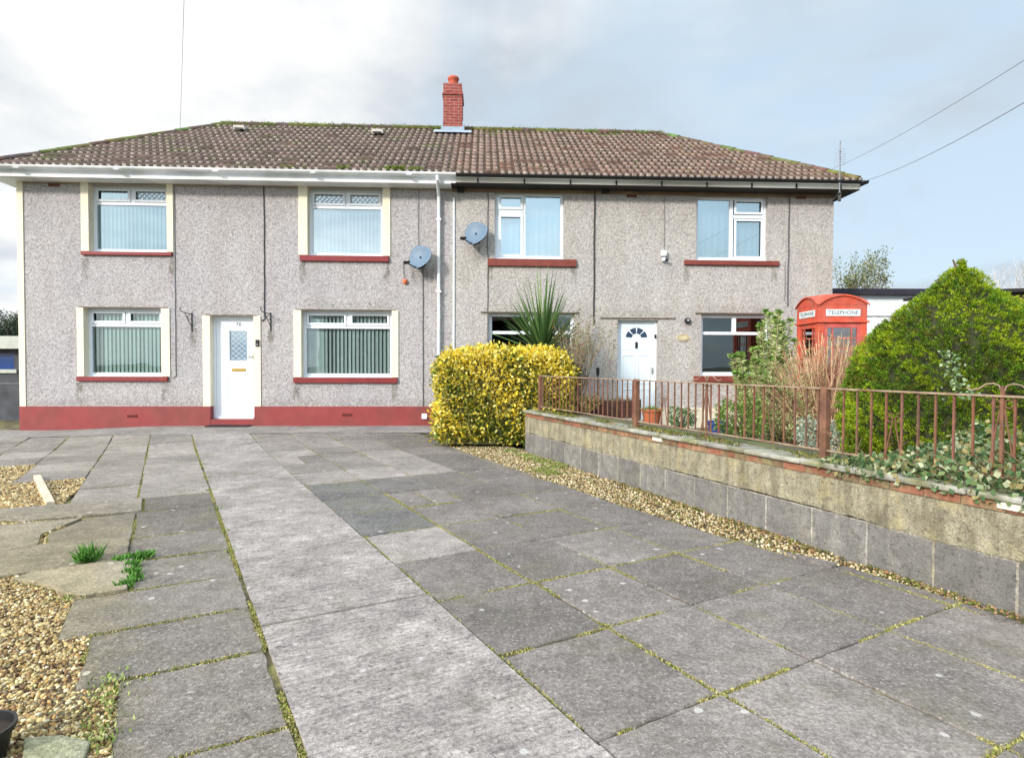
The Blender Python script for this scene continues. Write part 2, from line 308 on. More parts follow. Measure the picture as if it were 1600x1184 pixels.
def tile_slope(name, A, e, nrm_up, Lslope, sLf, sRf, courses, cols, mat_, parent, step=.01875, mossy=0.0, seed=1):
    """A origin on the eave, e unit vector along the eave, nrm_up unit vector up the slope"""
    rg = np.random.default_rng(seed); A = np.array(A); e = np.array(e); g = np.array(nrm_up); nv = np.cross(e, g); nv = nv/np.linalg.norm(nv)
    if nv[2] < 0: nv = -nv
    smin = min(sLf(0), sLf(1)); smax = max(sRf(0), sRf(1)); n = int((smax-smin)/step)+2
    s = smin+np.arange(n)*step
    ph = (s % .15)/.15; h = .030*(1-np.abs(np.cos(np.pi*ph))**4)
    Vs, Qs, Cs = [], [], []; base = 0; cl = Lslope/courses
    for i in range(courses):
        ub, ut = i*cl, min((i+1)*cl+.01, Lslope); off = (i % 2)*.15*0
        fb, ft = ub/Lslope, ut/Lslope
        sb = np.clip(s, sLf(fb), sRf(fb)); st = np.clip(s, sLf(ft), sRf(ft))
        tile = np.floor((s+off)/.30).astype(int); tj = rg.normal(0, .004, tile.max()-tile.min()+2)[tile-tile.min()]
        def P(ss, u, hh): return A+ss[:, None]*e+u*g+hh[:, None]*nv
        r0 = P(sb, ub, np.full(n, -.01)); r1 = P(sb, ub, h+.026+tj); r2 = P(st, ut, h+.002)
        V = np.concatenate([r0, r1, r2]); j = np.arange(n-1)
        keep = (np.diff(sb) > 1e-5) | (np.diff(st) > 1e-5); j = j[keep]
        Q = np.concatenate([np.stack([j, j+1, n+j+1, n+j], 1), np.stack([n+j, n+j+1, 2*n+j+1, 2*n+j], 1)])
        tc_ = np.array(cols)[rg.integers(0, len(cols), tile.max()-tile.min()+2)]*(1+rg.uniform(-.13, .13, (tile.max()-tile.min()+2, 1)))
        c = tc_[tile-tile.min()][j]
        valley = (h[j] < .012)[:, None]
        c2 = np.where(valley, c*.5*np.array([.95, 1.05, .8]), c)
        if mossy:
            ms = (np.sin(s[j]*1.9+i*.7)+np.sin(s[j]*4.3-i*1.3)+rg.normal(0, .5, len(j)))[:, None] > 1.5-mossy-(i > courses-3)*1.0
            c2 = np.where(ms, np.array([.075, .085, .025]), c2)
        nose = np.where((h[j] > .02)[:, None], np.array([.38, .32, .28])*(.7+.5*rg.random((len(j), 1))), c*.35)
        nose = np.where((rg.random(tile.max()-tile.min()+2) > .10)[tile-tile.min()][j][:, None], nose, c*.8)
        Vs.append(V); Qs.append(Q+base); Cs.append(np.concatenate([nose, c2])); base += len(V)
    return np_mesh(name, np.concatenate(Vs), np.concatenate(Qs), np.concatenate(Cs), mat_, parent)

TILE = mat('concrete_roof_tile', attr=True, rough=.85, var=.28, scale=7, bump=.3, bscale=40)
RIDGE = mat('mossy_ridge_tile', attr=True, rough=.9, var=.4, scale=9, bump=.6, bscale=30)
BRICK = None
def brick_mat(name, c1, c2, mortar, scale=1, bw=.225, bh=.075):
    m = bpy.data.materials.new(name); m.use_nodes = True; nt = m.node_tree; N = nt.nodes.new; L = nt.links.new
    b = nt.nodes['Principled BSDF']; b.inputs['Roughness'].default_value = .85
    tc = N('ShaderNodeTexCoord'); sp_ = N('ShaderNodeSeparateXYZ'); L(tc.outputs['Object'], sp_.inputs[0])
    ad = N('ShaderNodeMath'); ad.operation = 'ADD'; L(sp_.outputs[0], ad.inputs[0]); L(sp_.outputs[1], ad.inputs[1])
    cb = N('ShaderNodeCombineXYZ'); L(ad.outputs[0], cb.inputs[0]); L(sp_.outputs[2], cb.inputs[1])
    br = N('ShaderNodeTexBrick'); L(cb.outputs[0], br.inputs['Vector']); br.inputs['Scale'].default_value = 1
    br.inputs['Brick Width'].default_value = bw; br.inputs['Row Height'].default_value = bh; br.inputs['Mortar Size'].default_value = .006
    br.inputs['Color1'].default_value = (*c1, 1); br.inputs['Color2'].default_value = (*c2, 1); br.inputs['Mortar'].default_value = (*mortar, 1)
    no = N('ShaderNodeTexNoise'); no.inputs['Scale'].default_value = 12; no.inputs['Detail'].default_value = 5; L(tc.outputs['Object'], no.inputs['Vector'])
    r = N('ShaderNodeMapRange'); r.inputs[3].default_value = .6; r.inputs[4].default_value = 1.35; L(no.outputs[0], r.inputs[0])
    s = N('ShaderNodeVectorMath'); s.operation = 'SCALE'; L(br.outputs[0], s.inputs[0]); L(r.outputs[0], s.inputs[3]); L(s.outputs[0], b.inputs['Base Color'])
    bm = N('ShaderNodeBump'); bm.inputs['Strength'].default_value = .5; bm.inputs['Distance'].default_value = .01; bm.invert = True; L(br.outputs['Fac'], bm.inputs['Height']); L(bm.outputs[0], b.inputs['Normal'])
    return m
BRICK = brick_mat('chimney_brick', lin(150, 70, 62), lin(128, 54, 50), lin(165, 130, 118))

houseL = empty('semi_detached_house', P0, YAW, 'left grey pebbledash house with cream window surrounds, red plinth and white gutter', 'house', 'pair of semi-detached houses')
houseR = empty('semi_detached_house', P0, YAW, 'right pale pebbledash house with black gutter and no window surrounds, behind the railing', 'house', 'pair of semi-detached houses')

# openings (s0, z0, s1, z1)
OL = dict(u1=op(138, 285, 262, 394), u2=op(480, 288, 598.5, 400), l1=op(130.5, 480.5, 253.5, 588), l2=op(470.4, 484, 612.8, 589.5), d=op(328, 493, 398, 655))
OR = dict(u1=op(773, 299, 881, 405), u2=op(1088.5, 305, 1199, 407.5), l1=op(763.8, 489, 897, 588), l2=op(1096, 491, 1203, 587), d=op(965, 500, 1027, 655))

shellL_z = fac(40, 634.6)[1]
# the door openings reach below the plinth top, so the wall starts there; clip holes
def clipd(h, z): return (h[0], max(h[1], z), h[2], h[3])
HL = {k: (clipd(v, shellL_z) if k == 'd' else v) for k, v in OL.items()}; HR = {k: (clipd(v, .47) if k == 'd' else v) for k, v in OR.items()}
hl2 = dict(HL); hl2['d'] = HL['d']; hr2 = dict(HR)
def shell(parent, s0, s1, holes, pm, outer, plinth_m, plz, door):
    mb = MB(); wall_face(mb, s0, s1, plz, Z_SOF, list(holes.values()))
    so_ = s0 if outer < 0 else s1
    mb.add([(so_, 0, plz), (so_, DEPTH, plz), (so_, DEPTH, Z_SOF), (so_, 0, Z_SOF)], [(0, 1, 2, 3)])
    mb.add([(s0, DEPTH, plz), (s1, DEPTH, plz), (s1, DEPTH, Z_SOF), (s0, DEPTH, Z_SOF)], [(0, 1, 2, 3)])
    mb.build('wall', pm, parent)
    d = door; mp_ = MB(); e = .025
    mp_.box((s0-(e if outer < 0 else 0), -e, -.15), (d[0], .28, plz))
    mp_.box((d[2], -e, -.15), (s1+(e if outer > 0 else 0), .28, plz))
    mp_.box((so_-e if outer < 0 else so_-.05, .28, -.15), (so_+.05 if outer < 0 else so_+e, DEPTH, plz))
    mp_.box((d[0], -e+.004, -.15), (d[2], .28, d[1]))
    mp_.build('plinth', plinth_m, parent)
shell(houseL, S_L, S_P, HL, PEB_L, -1, REDP, shellL_z, OL['d'])
shell(houseR, S_P, S_R, HR, PEB_R, 1, mat('cream_plinth', lin(205, 198, 180), .8, .1, 6, bump=.2), .47, OR['d'])

def surround_band(parent, a, c, b, d, e_, y, left):
    # painted band on the wall face that returns into the reveal: one L-shaped piece
    if left: P = [(a, -.022), (e_+.005, -.022), (e_+.005, y), (e_-.001, y), (e_-.001, .004), (a, .004)]
    else: P = [(e_-.005, -.022), (c, -.022), (c, .004), (e_+.001, .004), (e_+.001, y), (e_-.005, y)]
    MB().prism(P, b, d).build('surround', CREAM, parent)
def window(parent, o, bars, panes, rec=.15, fw_=.068, blind=None, glass=None, lead=(), sill=None, surround=None, name='window', tint=None, curtain=False, sashes=()):
    """bars: list of (s0,z0,s1,z1) fractions; panes: list of fraction rects"""
    s0, z0, s1, z1 = o; W_, H_ = s1-s0, z1-z0; y = rec
    X = lambda f: s0+f*W_; Z = lambda f: z1-f*H_      # fractions: x from left, z from the TOP
    f = MB(); th = .07
    f.box((s0, y, z0), (s0+fw_, y+th, z1)); f.box((s1-fw_, y, z0), (s1, y+th, z1)); f.box((s0+fw_, y, z1-fw_), (s1-fw_, y+th, z1)); f.box((s0+fw_, y, z0), (s1-fw_, y+th, z0+fw_*1.1))
    f.box((s0-.0, y-.05, z0-.02), (s1, y, z0+.018))
    for (a, b, c, d) in bars: f.box((max(X(a), s0+fw_), y+.003, max(Z(d), z0+fw_)), (min(X(c), s1-fw_), y+th-.003, min(Z(b), z1-fw_)))
    for (a, b, c, d) in sashes:   # opening sash: a raised inner frame
        q = .05; x0, x1, zz0, zz1 = X(a), X(c), Z(d), Z(b)
        f.box((x0, y-.018, zz0), (x0+q, y, zz1)); f.box((x1-q, y-.018, zz0), (x1, y, zz1)); f.box((x0+q, y-.018, zz1-q), (x1-q, y, zz1)); f.box((x0+q, y-.018, zz0), (x1-q, y, zz0+q))
    wo = f.build(name, WHITE, parent, bevel=.006)
    for (a, b, c, d) in panes:
        MB().add([(X(a), y+.035, Z(d)), (X(c), y+.035, Z(d)), (X(c), y+.035, Z(b)), (X(a), y+.035, Z(b))], [(0, 1, 2, 3)]).build('pane', glass or G_UP, wo)
    for (a, b, c, d) in lead:
        lm = MB(); x0, x1, zz0, zz1 = X(a), X(c), Z(d), Z(b); n = 6; k = (x1-x0)/n; rr = 2; dz = (zz1-zz0)/rr
        for i in range(n):
            for j in range(rr):
                xa, za = x0+i*k, zz0+j*dz
                lm.bar((xa, y+.027, za), (xa+k, y+.027, za+dz), .014, .006, updir=(0, 1, 0)); lm.bar((xa, y+.024, za+dz), (xa+k, y+.024, za), .014, .006, updir=(0, 1, 0))
        lm.build('lead_lattice', LEAD, wo)
    if blind:
        bl = MB(); yb = y+.095; n = int(W_/.085); rg = random.Random(int(abs(s0)*100))
        for i in range(n+1):
            xc = s0+(i+.5)*W_/(n+1); ang = -blind['ang']+rg.uniform(-.10, .10)
            if blind.get('closed') and xc < s0+W_*blind['closed']: ang = -.08
            hwid = .045; dx, dy = hwid*math.cos(ang), hwid*math.sin(ang); c = np.array(blind['col'])*rg.uniform(.82, 1.1)
            bl.add([(xc-dx, yb-dy, z0+.03), (xc+dx, yb+dy, z0+.03), (xc+dx, yb+dy, z1), (xc-dx, yb-dy, z1)], [(0, 1, 2, 3)], tuple(c))
        bl.build('vertical_blind', BLIND, wo)
    if curtain:
        nc = MB(); yb = y+.16; n = 60; vs = []
        for i in range(n+1):
            xx = s0+W_*i/n; yy = yb+.02*math.sin(i*1.1)+.012*math.sin(i*2.3); vs += [(xx, yy, z0), (xx, yy, z1)]
        nc.add(vs, [(2*i, 2*i+2, 2*i+3, 2*i+1) for i in range(n)]); nc.build('net_curtain', NET, wo, smooth=True)
    # dark room behind
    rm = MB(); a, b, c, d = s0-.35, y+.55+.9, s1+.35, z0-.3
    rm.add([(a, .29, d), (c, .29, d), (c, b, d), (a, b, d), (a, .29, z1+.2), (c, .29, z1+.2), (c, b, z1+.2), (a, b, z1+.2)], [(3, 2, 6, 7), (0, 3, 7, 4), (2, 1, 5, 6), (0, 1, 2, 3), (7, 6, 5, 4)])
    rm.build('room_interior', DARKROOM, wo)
    if sill:
        a, zb, c, zt, mm = sill; zb = zb+.03; sb = MB(); sb.add([(a, -.06, zb), (c, -.06, zb), (c, -.06, zt-.012), (a, -.06, zt-.012), (a, .14, zb), (c, .14, zb), (c, .14, zt), (a, .14, zt)],
            [(0, 1, 2, 3), (3, 2, 6, 7), (0, 4, 5, 1), (0, 3, 7, 4), (1, 5, 6, 2)]); sb.build('sill', mm, wo, bevel=.006)
    if surround:
        for k_, (a, c, b, d) in enumerate(surround): surround_band(wo, a, c, b, d, (s0 if k_ == 0 else s1), y, k_ == 0)
    return wo
def S(x): return fac(x, 450)[0]
def Zf(y, x=400): return fac(x, y)[1]

BC_G = dict(ang=.40, col=(.72, .80, .74)); BC_B = dict(ang=.45, col=(.70, .80, .84)); BC_2 = dict(ang=.58, col=(.86, .90, .85), closed=.20)
o = OL['u1']; T = .255
window(houseL, o, [(0, T-.02, 1, T+.03), (.47, 0, .53, T)], [(0.03, .03, .48, T), (.52, .03, .97, T), (.03, T, .97, .97)], blind=BC_G, glass=G_UL, lead=[(.55, .07, .93, T-.05)],
       sill=(S(129.5), Zf(404), S(270.5), o[1], REDS), surround=[(S(128.7), o[0], o[1], o[3]+.03), (o[2], S(272), o[1], o[3]+.03)], sashes=[(.04, .04, .48, T-.02), (.52, .04, .96, T-.02)])
o = OL['u2']
window(houseL, o, [(0, T-.02, 1, T+.03), (.47, 0, .53, T)], [(0.03, .03, .48, T), (.52, .03, .97, T), (.03, T, .97, .97)], blind=BC_B, glass=G_UP, lead=[(.07, .07, .45, T-.05), (.55, .07, .93, T-.05)],
       sill=(S(469.6), Zf(409.5), S(607.7), o[1], REDS), surround=[(S(467), o[0], o[1], o[3]+.03), (o[2], S(610), o[1], o[3]+.03)], sashes=[(.04, .04, .48, T-.02), (.52, .04, .96, T-.02)])
o = OL['l1']; T = .24
window(houseL, o, [(0, T-.02, 1, T+.03), (.47, 0, .53, T)], [(0.03, .03, .48, T), (.52, .03, .97, T), (.03, T, .97, .97)], blind=dict(ang=.42, col=(.74, .88, .80)), glass=G_LO,
       sill=(S(120), Zf(598), S(262), o[1], REDS), surround=[(S(120), o[0], o[1], o[3]), (o[2], S(265), o[1], o[3])], sashes=[(.04, .04, .48, T-.02), (.52, .04, .96, T-.02)])
o = OL['l2']
window(houseL, o, [(0, T-.02, 1, T+.03), (.47, 0, .53, T)], [(0.03, .03, .48, T), (.52, .03, .97, T), (.03, T, .97, .97)], blind=BC_2, glass=G_LO,
       sill=(S(458.5), Zf(600), S(621), o[1], REDS), surround=[(S(458.8), o[0], o[1], o[3]), (o[2], S(622.5), o[1], o[3])], sashes=[(.04, .04, .48, T-.02), (.52, .04, .96, T-.02)])
o = OR['u1']
window(houseR, o, [(.40, 0, .45, 1), (0, .25, .42, .33)], [(.03, .03, .42, .30), (.03, .30, .42, .97), (.44, .03, .97, .97)], rec=.10, glass=G_UP, curtain=True,
       sill=(S(762), Zf(414), S(900), o[1], REDB), sashes=[(.06, .04, .41, .25), (.06, .33, .41, .96)])
o = OR['u2']
window(houseR, o, [(.49, 0, .54, 1), (.52, .28, 1, .33)], [(.03, .03, .51, .97), (.53, .03, .97, .30), (.53, .30, .97, .97)], rec=.10, glass=G_UP, curtain=True,
       sill=(S(1068.4), Zf(416.6, 1100), S(1215.4), o[1], REDB), sashes=[(.55, .04, .96, .27), (.55, .34, .96, .96)])
T = .30
o = OR['l1']
window(houseR, o, [(0, T-.02, 1, T+.03), (.47, 0, .53, T)], [(0.03, .03, .48, T), (.52, .03, .97, T), (.03, T, .97, .97)], rec=.10, glass=G_LO, sill=(S(752), Zf(598), S(906), o[1], REDB))
o = OR['l2']
window(houseR, o, [(0, T-.02, 1, T+.03), (.47, 0, .53, T)], [(0.03, .03, .48, T), (.52, .03, .97, T), (.03, T, .97, .97)], rec=.10, glass=G_LO, sill=(S(1085), Zf(599, 1100), S(1215), o[1], REDB))
# lintel drips of the right house
for (x0, x1, yy) in ((751, 905, 487.5), (938, 1055, 496.5), (1086, 1206, 489)):
    s0, z = fac(x0, yy); s1 = fac(x1, yy)[0]
    MB().box((s0, -.028, z-.012), (s1, .0, z+.012)).build('lintel_drip', mat('drip_cement', lin(120, 108, 96), .9, .2, 10), houseR)
for (x0, x1, yy) in ((124, 262, 480), (462, 618, 483.6), (322, 402, 492.5)):
    s0, z = fac(x0, yy); s1 = fac(x1, yy)[0]
    MB().box((s0, -.026, z-.008), (s1, .0, z+.012)).build('lintel_drip', mat('drip_cement', lin(120, 108, 96), .9, .2, 10), houseL)
# cream corner strip of the left house
MB().box((S_L-.02, -.02, shellL_z), (S(38.5), .0, Z_SOF)).box((S_L-.021, .0, shellL_z), (S_L, .14, Z_SOF)).build('corner_strip', CREAM, houseL)

# ---- doors
def text_mesh(txt, size, depth=.002):
    cu = bpy.data.curves.new('t', 'FONT'); cu.body = txt; cu.size = size; cu.extrude = depth; cu.align_x = 'CENTER'; cu.align_y = 'CENTER'
    to = bpy.data.objects.new('t', cu); COL.objects.link(to); bpy.context.view_layer.update()
    me = bpy.data.meshes.new_from_object(to.evaluated_get(bpy.context.evaluated_depsgraph_get())); bpy.data.objects.remove(to); return me
def text_obj(name, txt, size, material, parent, loc, rz=0, sx=1.0):
    me = text_mesh(txt, size); me.materials.clear(); me.materials.append(material)
    M = Matrix.Translation(loc) @ Matrix.Rotation(rz, 4, 'Z') @ Matrix.Rotation(R(90), 4, 'X') @ Matrix.Diagonal((sx, 1, 1, 1)); me.transform(M)
    o = bpy.data.objects.new(name, me); COL.objects.link(o); o.parent = parent; return o
def panel(mb, s0, z0, s1, z1, y, w_=.022, h_=.02):
    mb.box((s0, y-h_, z0), (s0+w_, y, z1)); mb.box((s1-w_, y-h_, z0), (s1, y, z1)); mb.box((s0+w_, y-h_, z1-w_), (s1-w_, y, z1)); mb.box((s0+w_, y-h_, z0), (s1-w_, y, z0+w_))
def frame_obj(mb, a, y, b, c, d, t=.06):
    mb.box((a, y, b), (a+t, y+.07, d)); mb.box((c-t, y, b), (c, y+.07, d)); mb.box((a+t, y, d-t), (c-t, y+.07, d)); mb.box((a+t, y-.02, b), (c-t, y+.07, b+.035))
o = OL['d']; y = .13
fm = MB(); frame_obj(fm, o[0], y, o[1], o[2], o[3]); fm.build('door_frame', WHITE, houseL, bevel=.005)
lf = MB(); ys = y+.02; x0, x1, z0, z1 = o[0]+.062, o[2]-.062, o[1]+.037, o[3]-.062
g = (S(354), Zf(563.6), S(381.5), Zf(517)); 
for (a, b, c, d) in ((x0, z0, g[0], z1), (g[2], z0, x1, z1), (g[0], z0, g[2], g[1]), (g[0], g[3], g[2], z1)): lf.box((a, ys, b), (c, ys+.05, d))
panel(lf, g[0]-.04, g[1]-.05, g[2]+.04, g[3]+.05, ys, .03, .014)
panel(lf, S(348), Zf(625), S(386), Zf(590), ys, .015, .012); panel(lf, S(353), Zf(619), S(381), Zf(598), ys, .02, .010)
door = lf.build('front_door', WHITE, houseL, bevel=.004)
surround_band(houseL, S(316.5), o[0], shellL_z, o[3]+.0, o[0], .13, True); surround_band(houseL, o[2], S(407), shellL_z, o[3]+.0, o[2], .13, False)
MB().add([(g[0], ys+.03, g[1]), (g[2], ys+.03, g[1]), (g[2], ys+.03, g[3]), (g[0], ys+.03, g[3])], [(0, 1, 2, 3)]).build('door_glass', G_UL, door)
MB().add([(g[0]-.1, ys+.2, g[1]-.1), (g[2]+.1, ys+.2, g[1]-.1), (g[2]+.1, ys+.2, g[3]+.1), (g[0]-.1, ys+.2, g[3]+.1)], [(0, 1, 2, 3)]).build('hall_curtain', mat('hall_blue', lin(50, 86, 140), .8, .25, 14), door)
lm = MB(); nx, nz = 3, 6; dx_, dz_ = (g[2]-g[0])/nx, (g[3]-g[1])/nz
for i in range(nx):
    for j in range(nz):
        a, b = g[0]+i*dx_, g[1]+j*dz_
        lm.bar((a, ys+.022, b), (a+dx_, ys+.022, b+dz_), .008, .006, updir=(0, 1, 0)); lm.bar((a, ys+.018, b+dz_), (a+dx_, ys+.018, b), .008, .006, updir=(0, 1, 0))
lm.build('lead_lattice', LEAD, door)
MB().box((S(357), ys-.014, Zf(580.5)), (S(378.5), ys, Zf(575.5))).build('letter_plate', BRONZE, door, bevel=.004)
hd = MB(); sx_ = S(391.5); hd.box((sx_-.022, ys-.012, Zf(562)), (sx_+.022, ys, Zf(552))); hd.bar((sx_, ys-.03, Zf(557)), (sx_-.11, ys-.03, Zf(557)), .016, .016); hd.bar((sx_, ys-.03, Zf(557)), (sx_, ys, Zf(557)), .014, .014)
hd.build('door_handle', mat('pale_brass', lin(170, 170, 150), .4, .05, 5, metal=.5), door)
text_obj('door_number', '76', .12, mat('number_grey', lin(120, 125, 130), .5, .05, 5), door, (S(368), ys-.004, Zf(506.5)))
def wall_thing(name, s, z, y=0, **k): return empty(name, hw(s, y, z), YAW, **k)
b_ = wall_thing('doorbell', S(402.5), Zf(536), -.022, label='black doorbell unit on the cream strip right of the left white door', cat='doorbell')
MB().box((-.036, -.03, -.07), (.036, 0, .07)).build('casing', BLACKP, b_, bevel=.008); MB().lathe([(0, 0), (.016, 0), (.018, .004)], n=12).build('button', mat('grey_button', (.3, .3, .32), .4), b_)
for c in b_.children:
    if c.name.startswith('button'): c.rotation_euler = (R(90), 0, 0); c.location = (0, -.031, -.03)
mt = empty('doormat', gp(367, 668), YAW, 'black doormat on the paving in front of the left white door', 'doormat')
mm_ = MB(); mm_.box((-.45, -.2, .0), (.40, .02, .018)); mm_.build('mat', mat('mat_rubber', (.015, .015, .016), .95, .3, 50, bump=.8, bscale=200), mt); mt.location = hw(S(362), -.06, .09)
MB().box((-.45, -.215, 0), (.40, -.2, .021)).box((-.45, .02, 0), (.40, .035, .021)).build('rubber_edge', BLACKP, mt)

o = OR['d']; y = .10
fm = MB(); frame_obj(fm, o[0], y, o[1], o[2], o[3], .055); fm.build('door_frame', WHITE, houseR, bevel=.005)
lf = MB(); ys = y+.02; x0, x1, z0, z1 = o[0]+.057, o[2]-.057, o[1]+.037, o[3]-.057; lf.box((x0, ys, z0), (x1, ys+.05, z1))
cx = (x0+x1)/2; wz = (x1-x0)
for (a, c, b, d) in ((.10, .46, .08, .30), (.54, .90, .08, .30), (.10, .46, .36, .66), (.54, .90, .36, .66)):
    panel(lf, x0+a*wz, z0+b*(z1-z0), x0+c*wz, z0+d*(z1-z0), ys, .016, .012)
panel(lf, x0+.08*wz, z0+.72*(z1-z0), x0+.92*wz, z1-.06, ys, .014, .008)
door = lf.build('front_door', mat('white_door', lin(222, 234, 242), .35, .03, 3), houseR, bevel=.004)
fl = MB(); zc = Zf(527.5, 1000); r0, r1 = .10, .235
for k in range(4):   # fan of four dark panes
    a0 = math.pi*(k/4)+.07; a1 = math.pi*((k+1)/4)-.07; pts = []
    for j in range(5): a = a0+(a1-a0)*j/4; pts.append((cx+r1*math.cos(a), ys-.006, zc+r1*math.sin(a)*.92))
    for j in range(5): a = a1+(a0-a1)*j/4; pts.append((cx+r0*math.cos(a), ys-.006, zc+r0*math.sin(a)*.92))
    fl.add(pts, [tuple(range(10))])
fl.build('fanlight', mat('dark_fanlight_glass', (.03, .05, .10), .15, .2, 9), door)
kn = MB(); kn.box((cx-.028, ys-.02, Zf(544, 1000)), (cx+.028, ys, Zf(534, 1000))); kn.build('door_knocker', BLACKP, door, bevel=.008)
MB().box((x1-.05, ys-.03, Zf(584, 1000)), (x1-.02, ys, Zf(574, 1000))).build('door_handle', mat('pale_brass'), door, bevel=.004)
MB().box((S(1023), -.02, Zf(529, 1000)), (S(1026), .0, Zf(522.5, 1000))).build('door_bell', BLACKP, houseR)
bp = MB(); bp.box((S(958), -.01, .0), (S(1034), .12, o[1]-.002)); bp.build('door_step', mat('step_concrete', lin(170, 165, 158), .9, .1, 6), houseR, bevel=.01)

# ---- roofs
Ls = math.hypot(Y_RID+EV, Z_RID-Z_EAVE); gvec = (0, (Y_RID+EV)/Ls, (Z_RID-Z_EAVE)/Ls); eL, eR = S_L-.40, S_R+.36
cL = [lin(92, 76, 70), lin(86, 72, 64), lin(98, 80, 72), lin(88, 77, 64), lin(100, 82, 76)]
cRr = [lin(108, 84, 75), lin(102, 79, 70), lin(114, 88, 77), lin(98, 77, 67), lin(112, 84, 73)]
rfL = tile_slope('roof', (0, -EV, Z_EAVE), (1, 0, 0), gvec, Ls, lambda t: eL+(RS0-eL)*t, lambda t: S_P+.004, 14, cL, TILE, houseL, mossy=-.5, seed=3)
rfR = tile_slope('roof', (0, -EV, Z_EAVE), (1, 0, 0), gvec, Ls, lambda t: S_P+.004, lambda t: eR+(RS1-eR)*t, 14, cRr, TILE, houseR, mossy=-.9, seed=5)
YB = 2*Y_RID+EV    # rear eave
def side_slope(parent, s_eave, s_rid, cols, sgn):
    run = abs(s_rid-s_eave); Lh = math.hypot(run, Z_RID-Z_EAVE); g_ = (sgn*run/Lh, 0, (Z_RID-Z_EAVE)/Lh)
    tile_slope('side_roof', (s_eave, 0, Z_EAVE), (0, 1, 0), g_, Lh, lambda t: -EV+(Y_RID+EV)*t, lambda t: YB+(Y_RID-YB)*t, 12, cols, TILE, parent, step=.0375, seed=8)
side_slope(houseL, eL, RS0, cL, 1); side_slope(houseR, eR, RS1, cRr, -1)
gb = (0, -(YB-Y_RID)/math.hypot(YB-Y_RID, Z_RID-Z_EAVE), (Z_RID-Z_EAVE)/math.hypot(YB-Y_RID, Z_RID-Z_EAVE)); Lb = math.hypot(YB-Y_RID, Z_RID-Z_EAVE)
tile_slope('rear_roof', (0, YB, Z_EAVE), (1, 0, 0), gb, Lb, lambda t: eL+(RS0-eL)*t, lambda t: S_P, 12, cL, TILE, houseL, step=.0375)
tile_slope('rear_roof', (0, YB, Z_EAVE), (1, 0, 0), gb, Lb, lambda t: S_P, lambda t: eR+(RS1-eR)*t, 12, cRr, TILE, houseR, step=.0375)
def ridge(parent, a, b, base, name='ridge_tiles'):
    mb = MB(); a, b = Vector(a), Vector(b); n = max(2, int((b-a).length/.33)); rg = random.Random(int(a.x*10))
    d = (b-a).normalized(); sd_ = d.cross(Vector((0, 0, 1))).normalized(); u = sd_.cross(d)
    for i in range(n):
        p, q = a+(b-a)*(i/n), a+(b-a)*((i+1)/n+.006); j = rg.uniform(-.008, .008); vs = []
        moss = rg.random() < .62; c = (.12*rg.uniform(.7, 1.2), .13*rg.uniform(.8, 1.2), .035) if moss else tuple(x*rg.uniform(.8, 1.2) for x in base)
        for k, (pt, rr) in enumerate(((p, .118), (q, .108))):
            for m_ in range(9):
                an = math.pi*(-.08+1.16*m_/8); vs.append(pt+sd_*math.cos(an)*rr+u*(math.sin(an)*rr*.72-.035+j))
        mb.add(vs, [(m_, m_+1, 9+m_+1, 9+m_) for m_ in range(8)]+[tuple(range(9)), tuple(reversed(range(9, 18)))], c)
    mb.build(name, RIDGE, parent)
zr = Z_RID+.03
ridge(houseL, (RS0, Y_RID, zr), (S_P, Y_RID, zr), cL[0]); ridge(houseR, (S_P, Y_RID, zr), (RS1, Y_RID, zr), cRr[1])
ridge(houseL, (eL+.03, -EV+.03, Z_EAVE+.06), (RS0, Y_RID, zr), cL[1], 'hip_tiles'); ridge(houseR, (eR-.03, -EV+.03, Z_EAVE+.06), (RS1, Y_RID, zr), cRr[3], 'hip_tiles')
ridge(houseL, (eL+.03, YB-.03, Z_EAVE+.06), (RS0, Y_RID, zr), cL[1], 'hip_tiles'); ridge(houseR, (eR-.03, YB-.03, Z_EAVE+.06), (RS1, Y_RID, zr), cRr[3], 'hip_tiles')
# moss cushions along ridge and eave
MOSS = mat('moss_growth', attr=True, rough=1, var=.3, scale=30)
def tufts(name, pts, rad, n_per, cols, parent, ln=.03, wd=.012, kind=None):
    P = np.array(pts); P = np.repeat(P, n_per, 0)+RNG.normal(0, 1, (len(pts)*n_per, 3))*np.array([rad, rad, rad*.25])
    Dr = RNG.normal(0, .6, (len(P), 3)); Dr[:, 2] = np.abs(Dr[:, 2])+.6
    V, Q, C = leaves(P, Dr, RNG.uniform(.5, 1.2, len(P))*ln, wd*RNG.uniform(.6, 1.3, len(P)), pick(cols, len(P)))
    o = np_mesh(name, V, Q, C, MOSS, parent)
    if kind: o['kind'] = kind
    return o
MCOL = [(.10, .13, .02), (.15, .17, .03), (.07, .10, .02), (.18, .17, .05)]
def ridge_pts(s0, s1, n): return [(RNG.uniform(s0, s1), Y_RID-RNG.uniform(.0, .28), zr-.02) for _ in range(n)]
def rp(s0, s1, n):
    out_ = []
    for _ in range(n):
        t = RNG.random()**2*.35; out_.append((RNG.uniform(s0, s1), Y_RID-t, Z_RID-t*.58+.06))
    return out_
tufts('ridge_moss', rp(RS0, S_P, 260), .05, 14, MCOL, houseL, .03, .02, 'stuff'); tufts('ridge_moss', rp(S_P, RS1, 240), .05, 14, MCOL, houseR, .03, .02, 'stuff')
ep = []
for (px, n) in ((540, 12), (622, 40), (655, 12), (470, 5)):
    for _ in range(n): ep.append((S(px)+RNG.normal(0, .09), -EV-.0, Z_EAVE+.03+RNG.uniform(0, .06)))
tufts('eave_moss', ep, .03, 16, [(.16, .22, .03), (.22, .26, .05), (.1, .15, .02)], houseL, .04, .02, 'stuff')
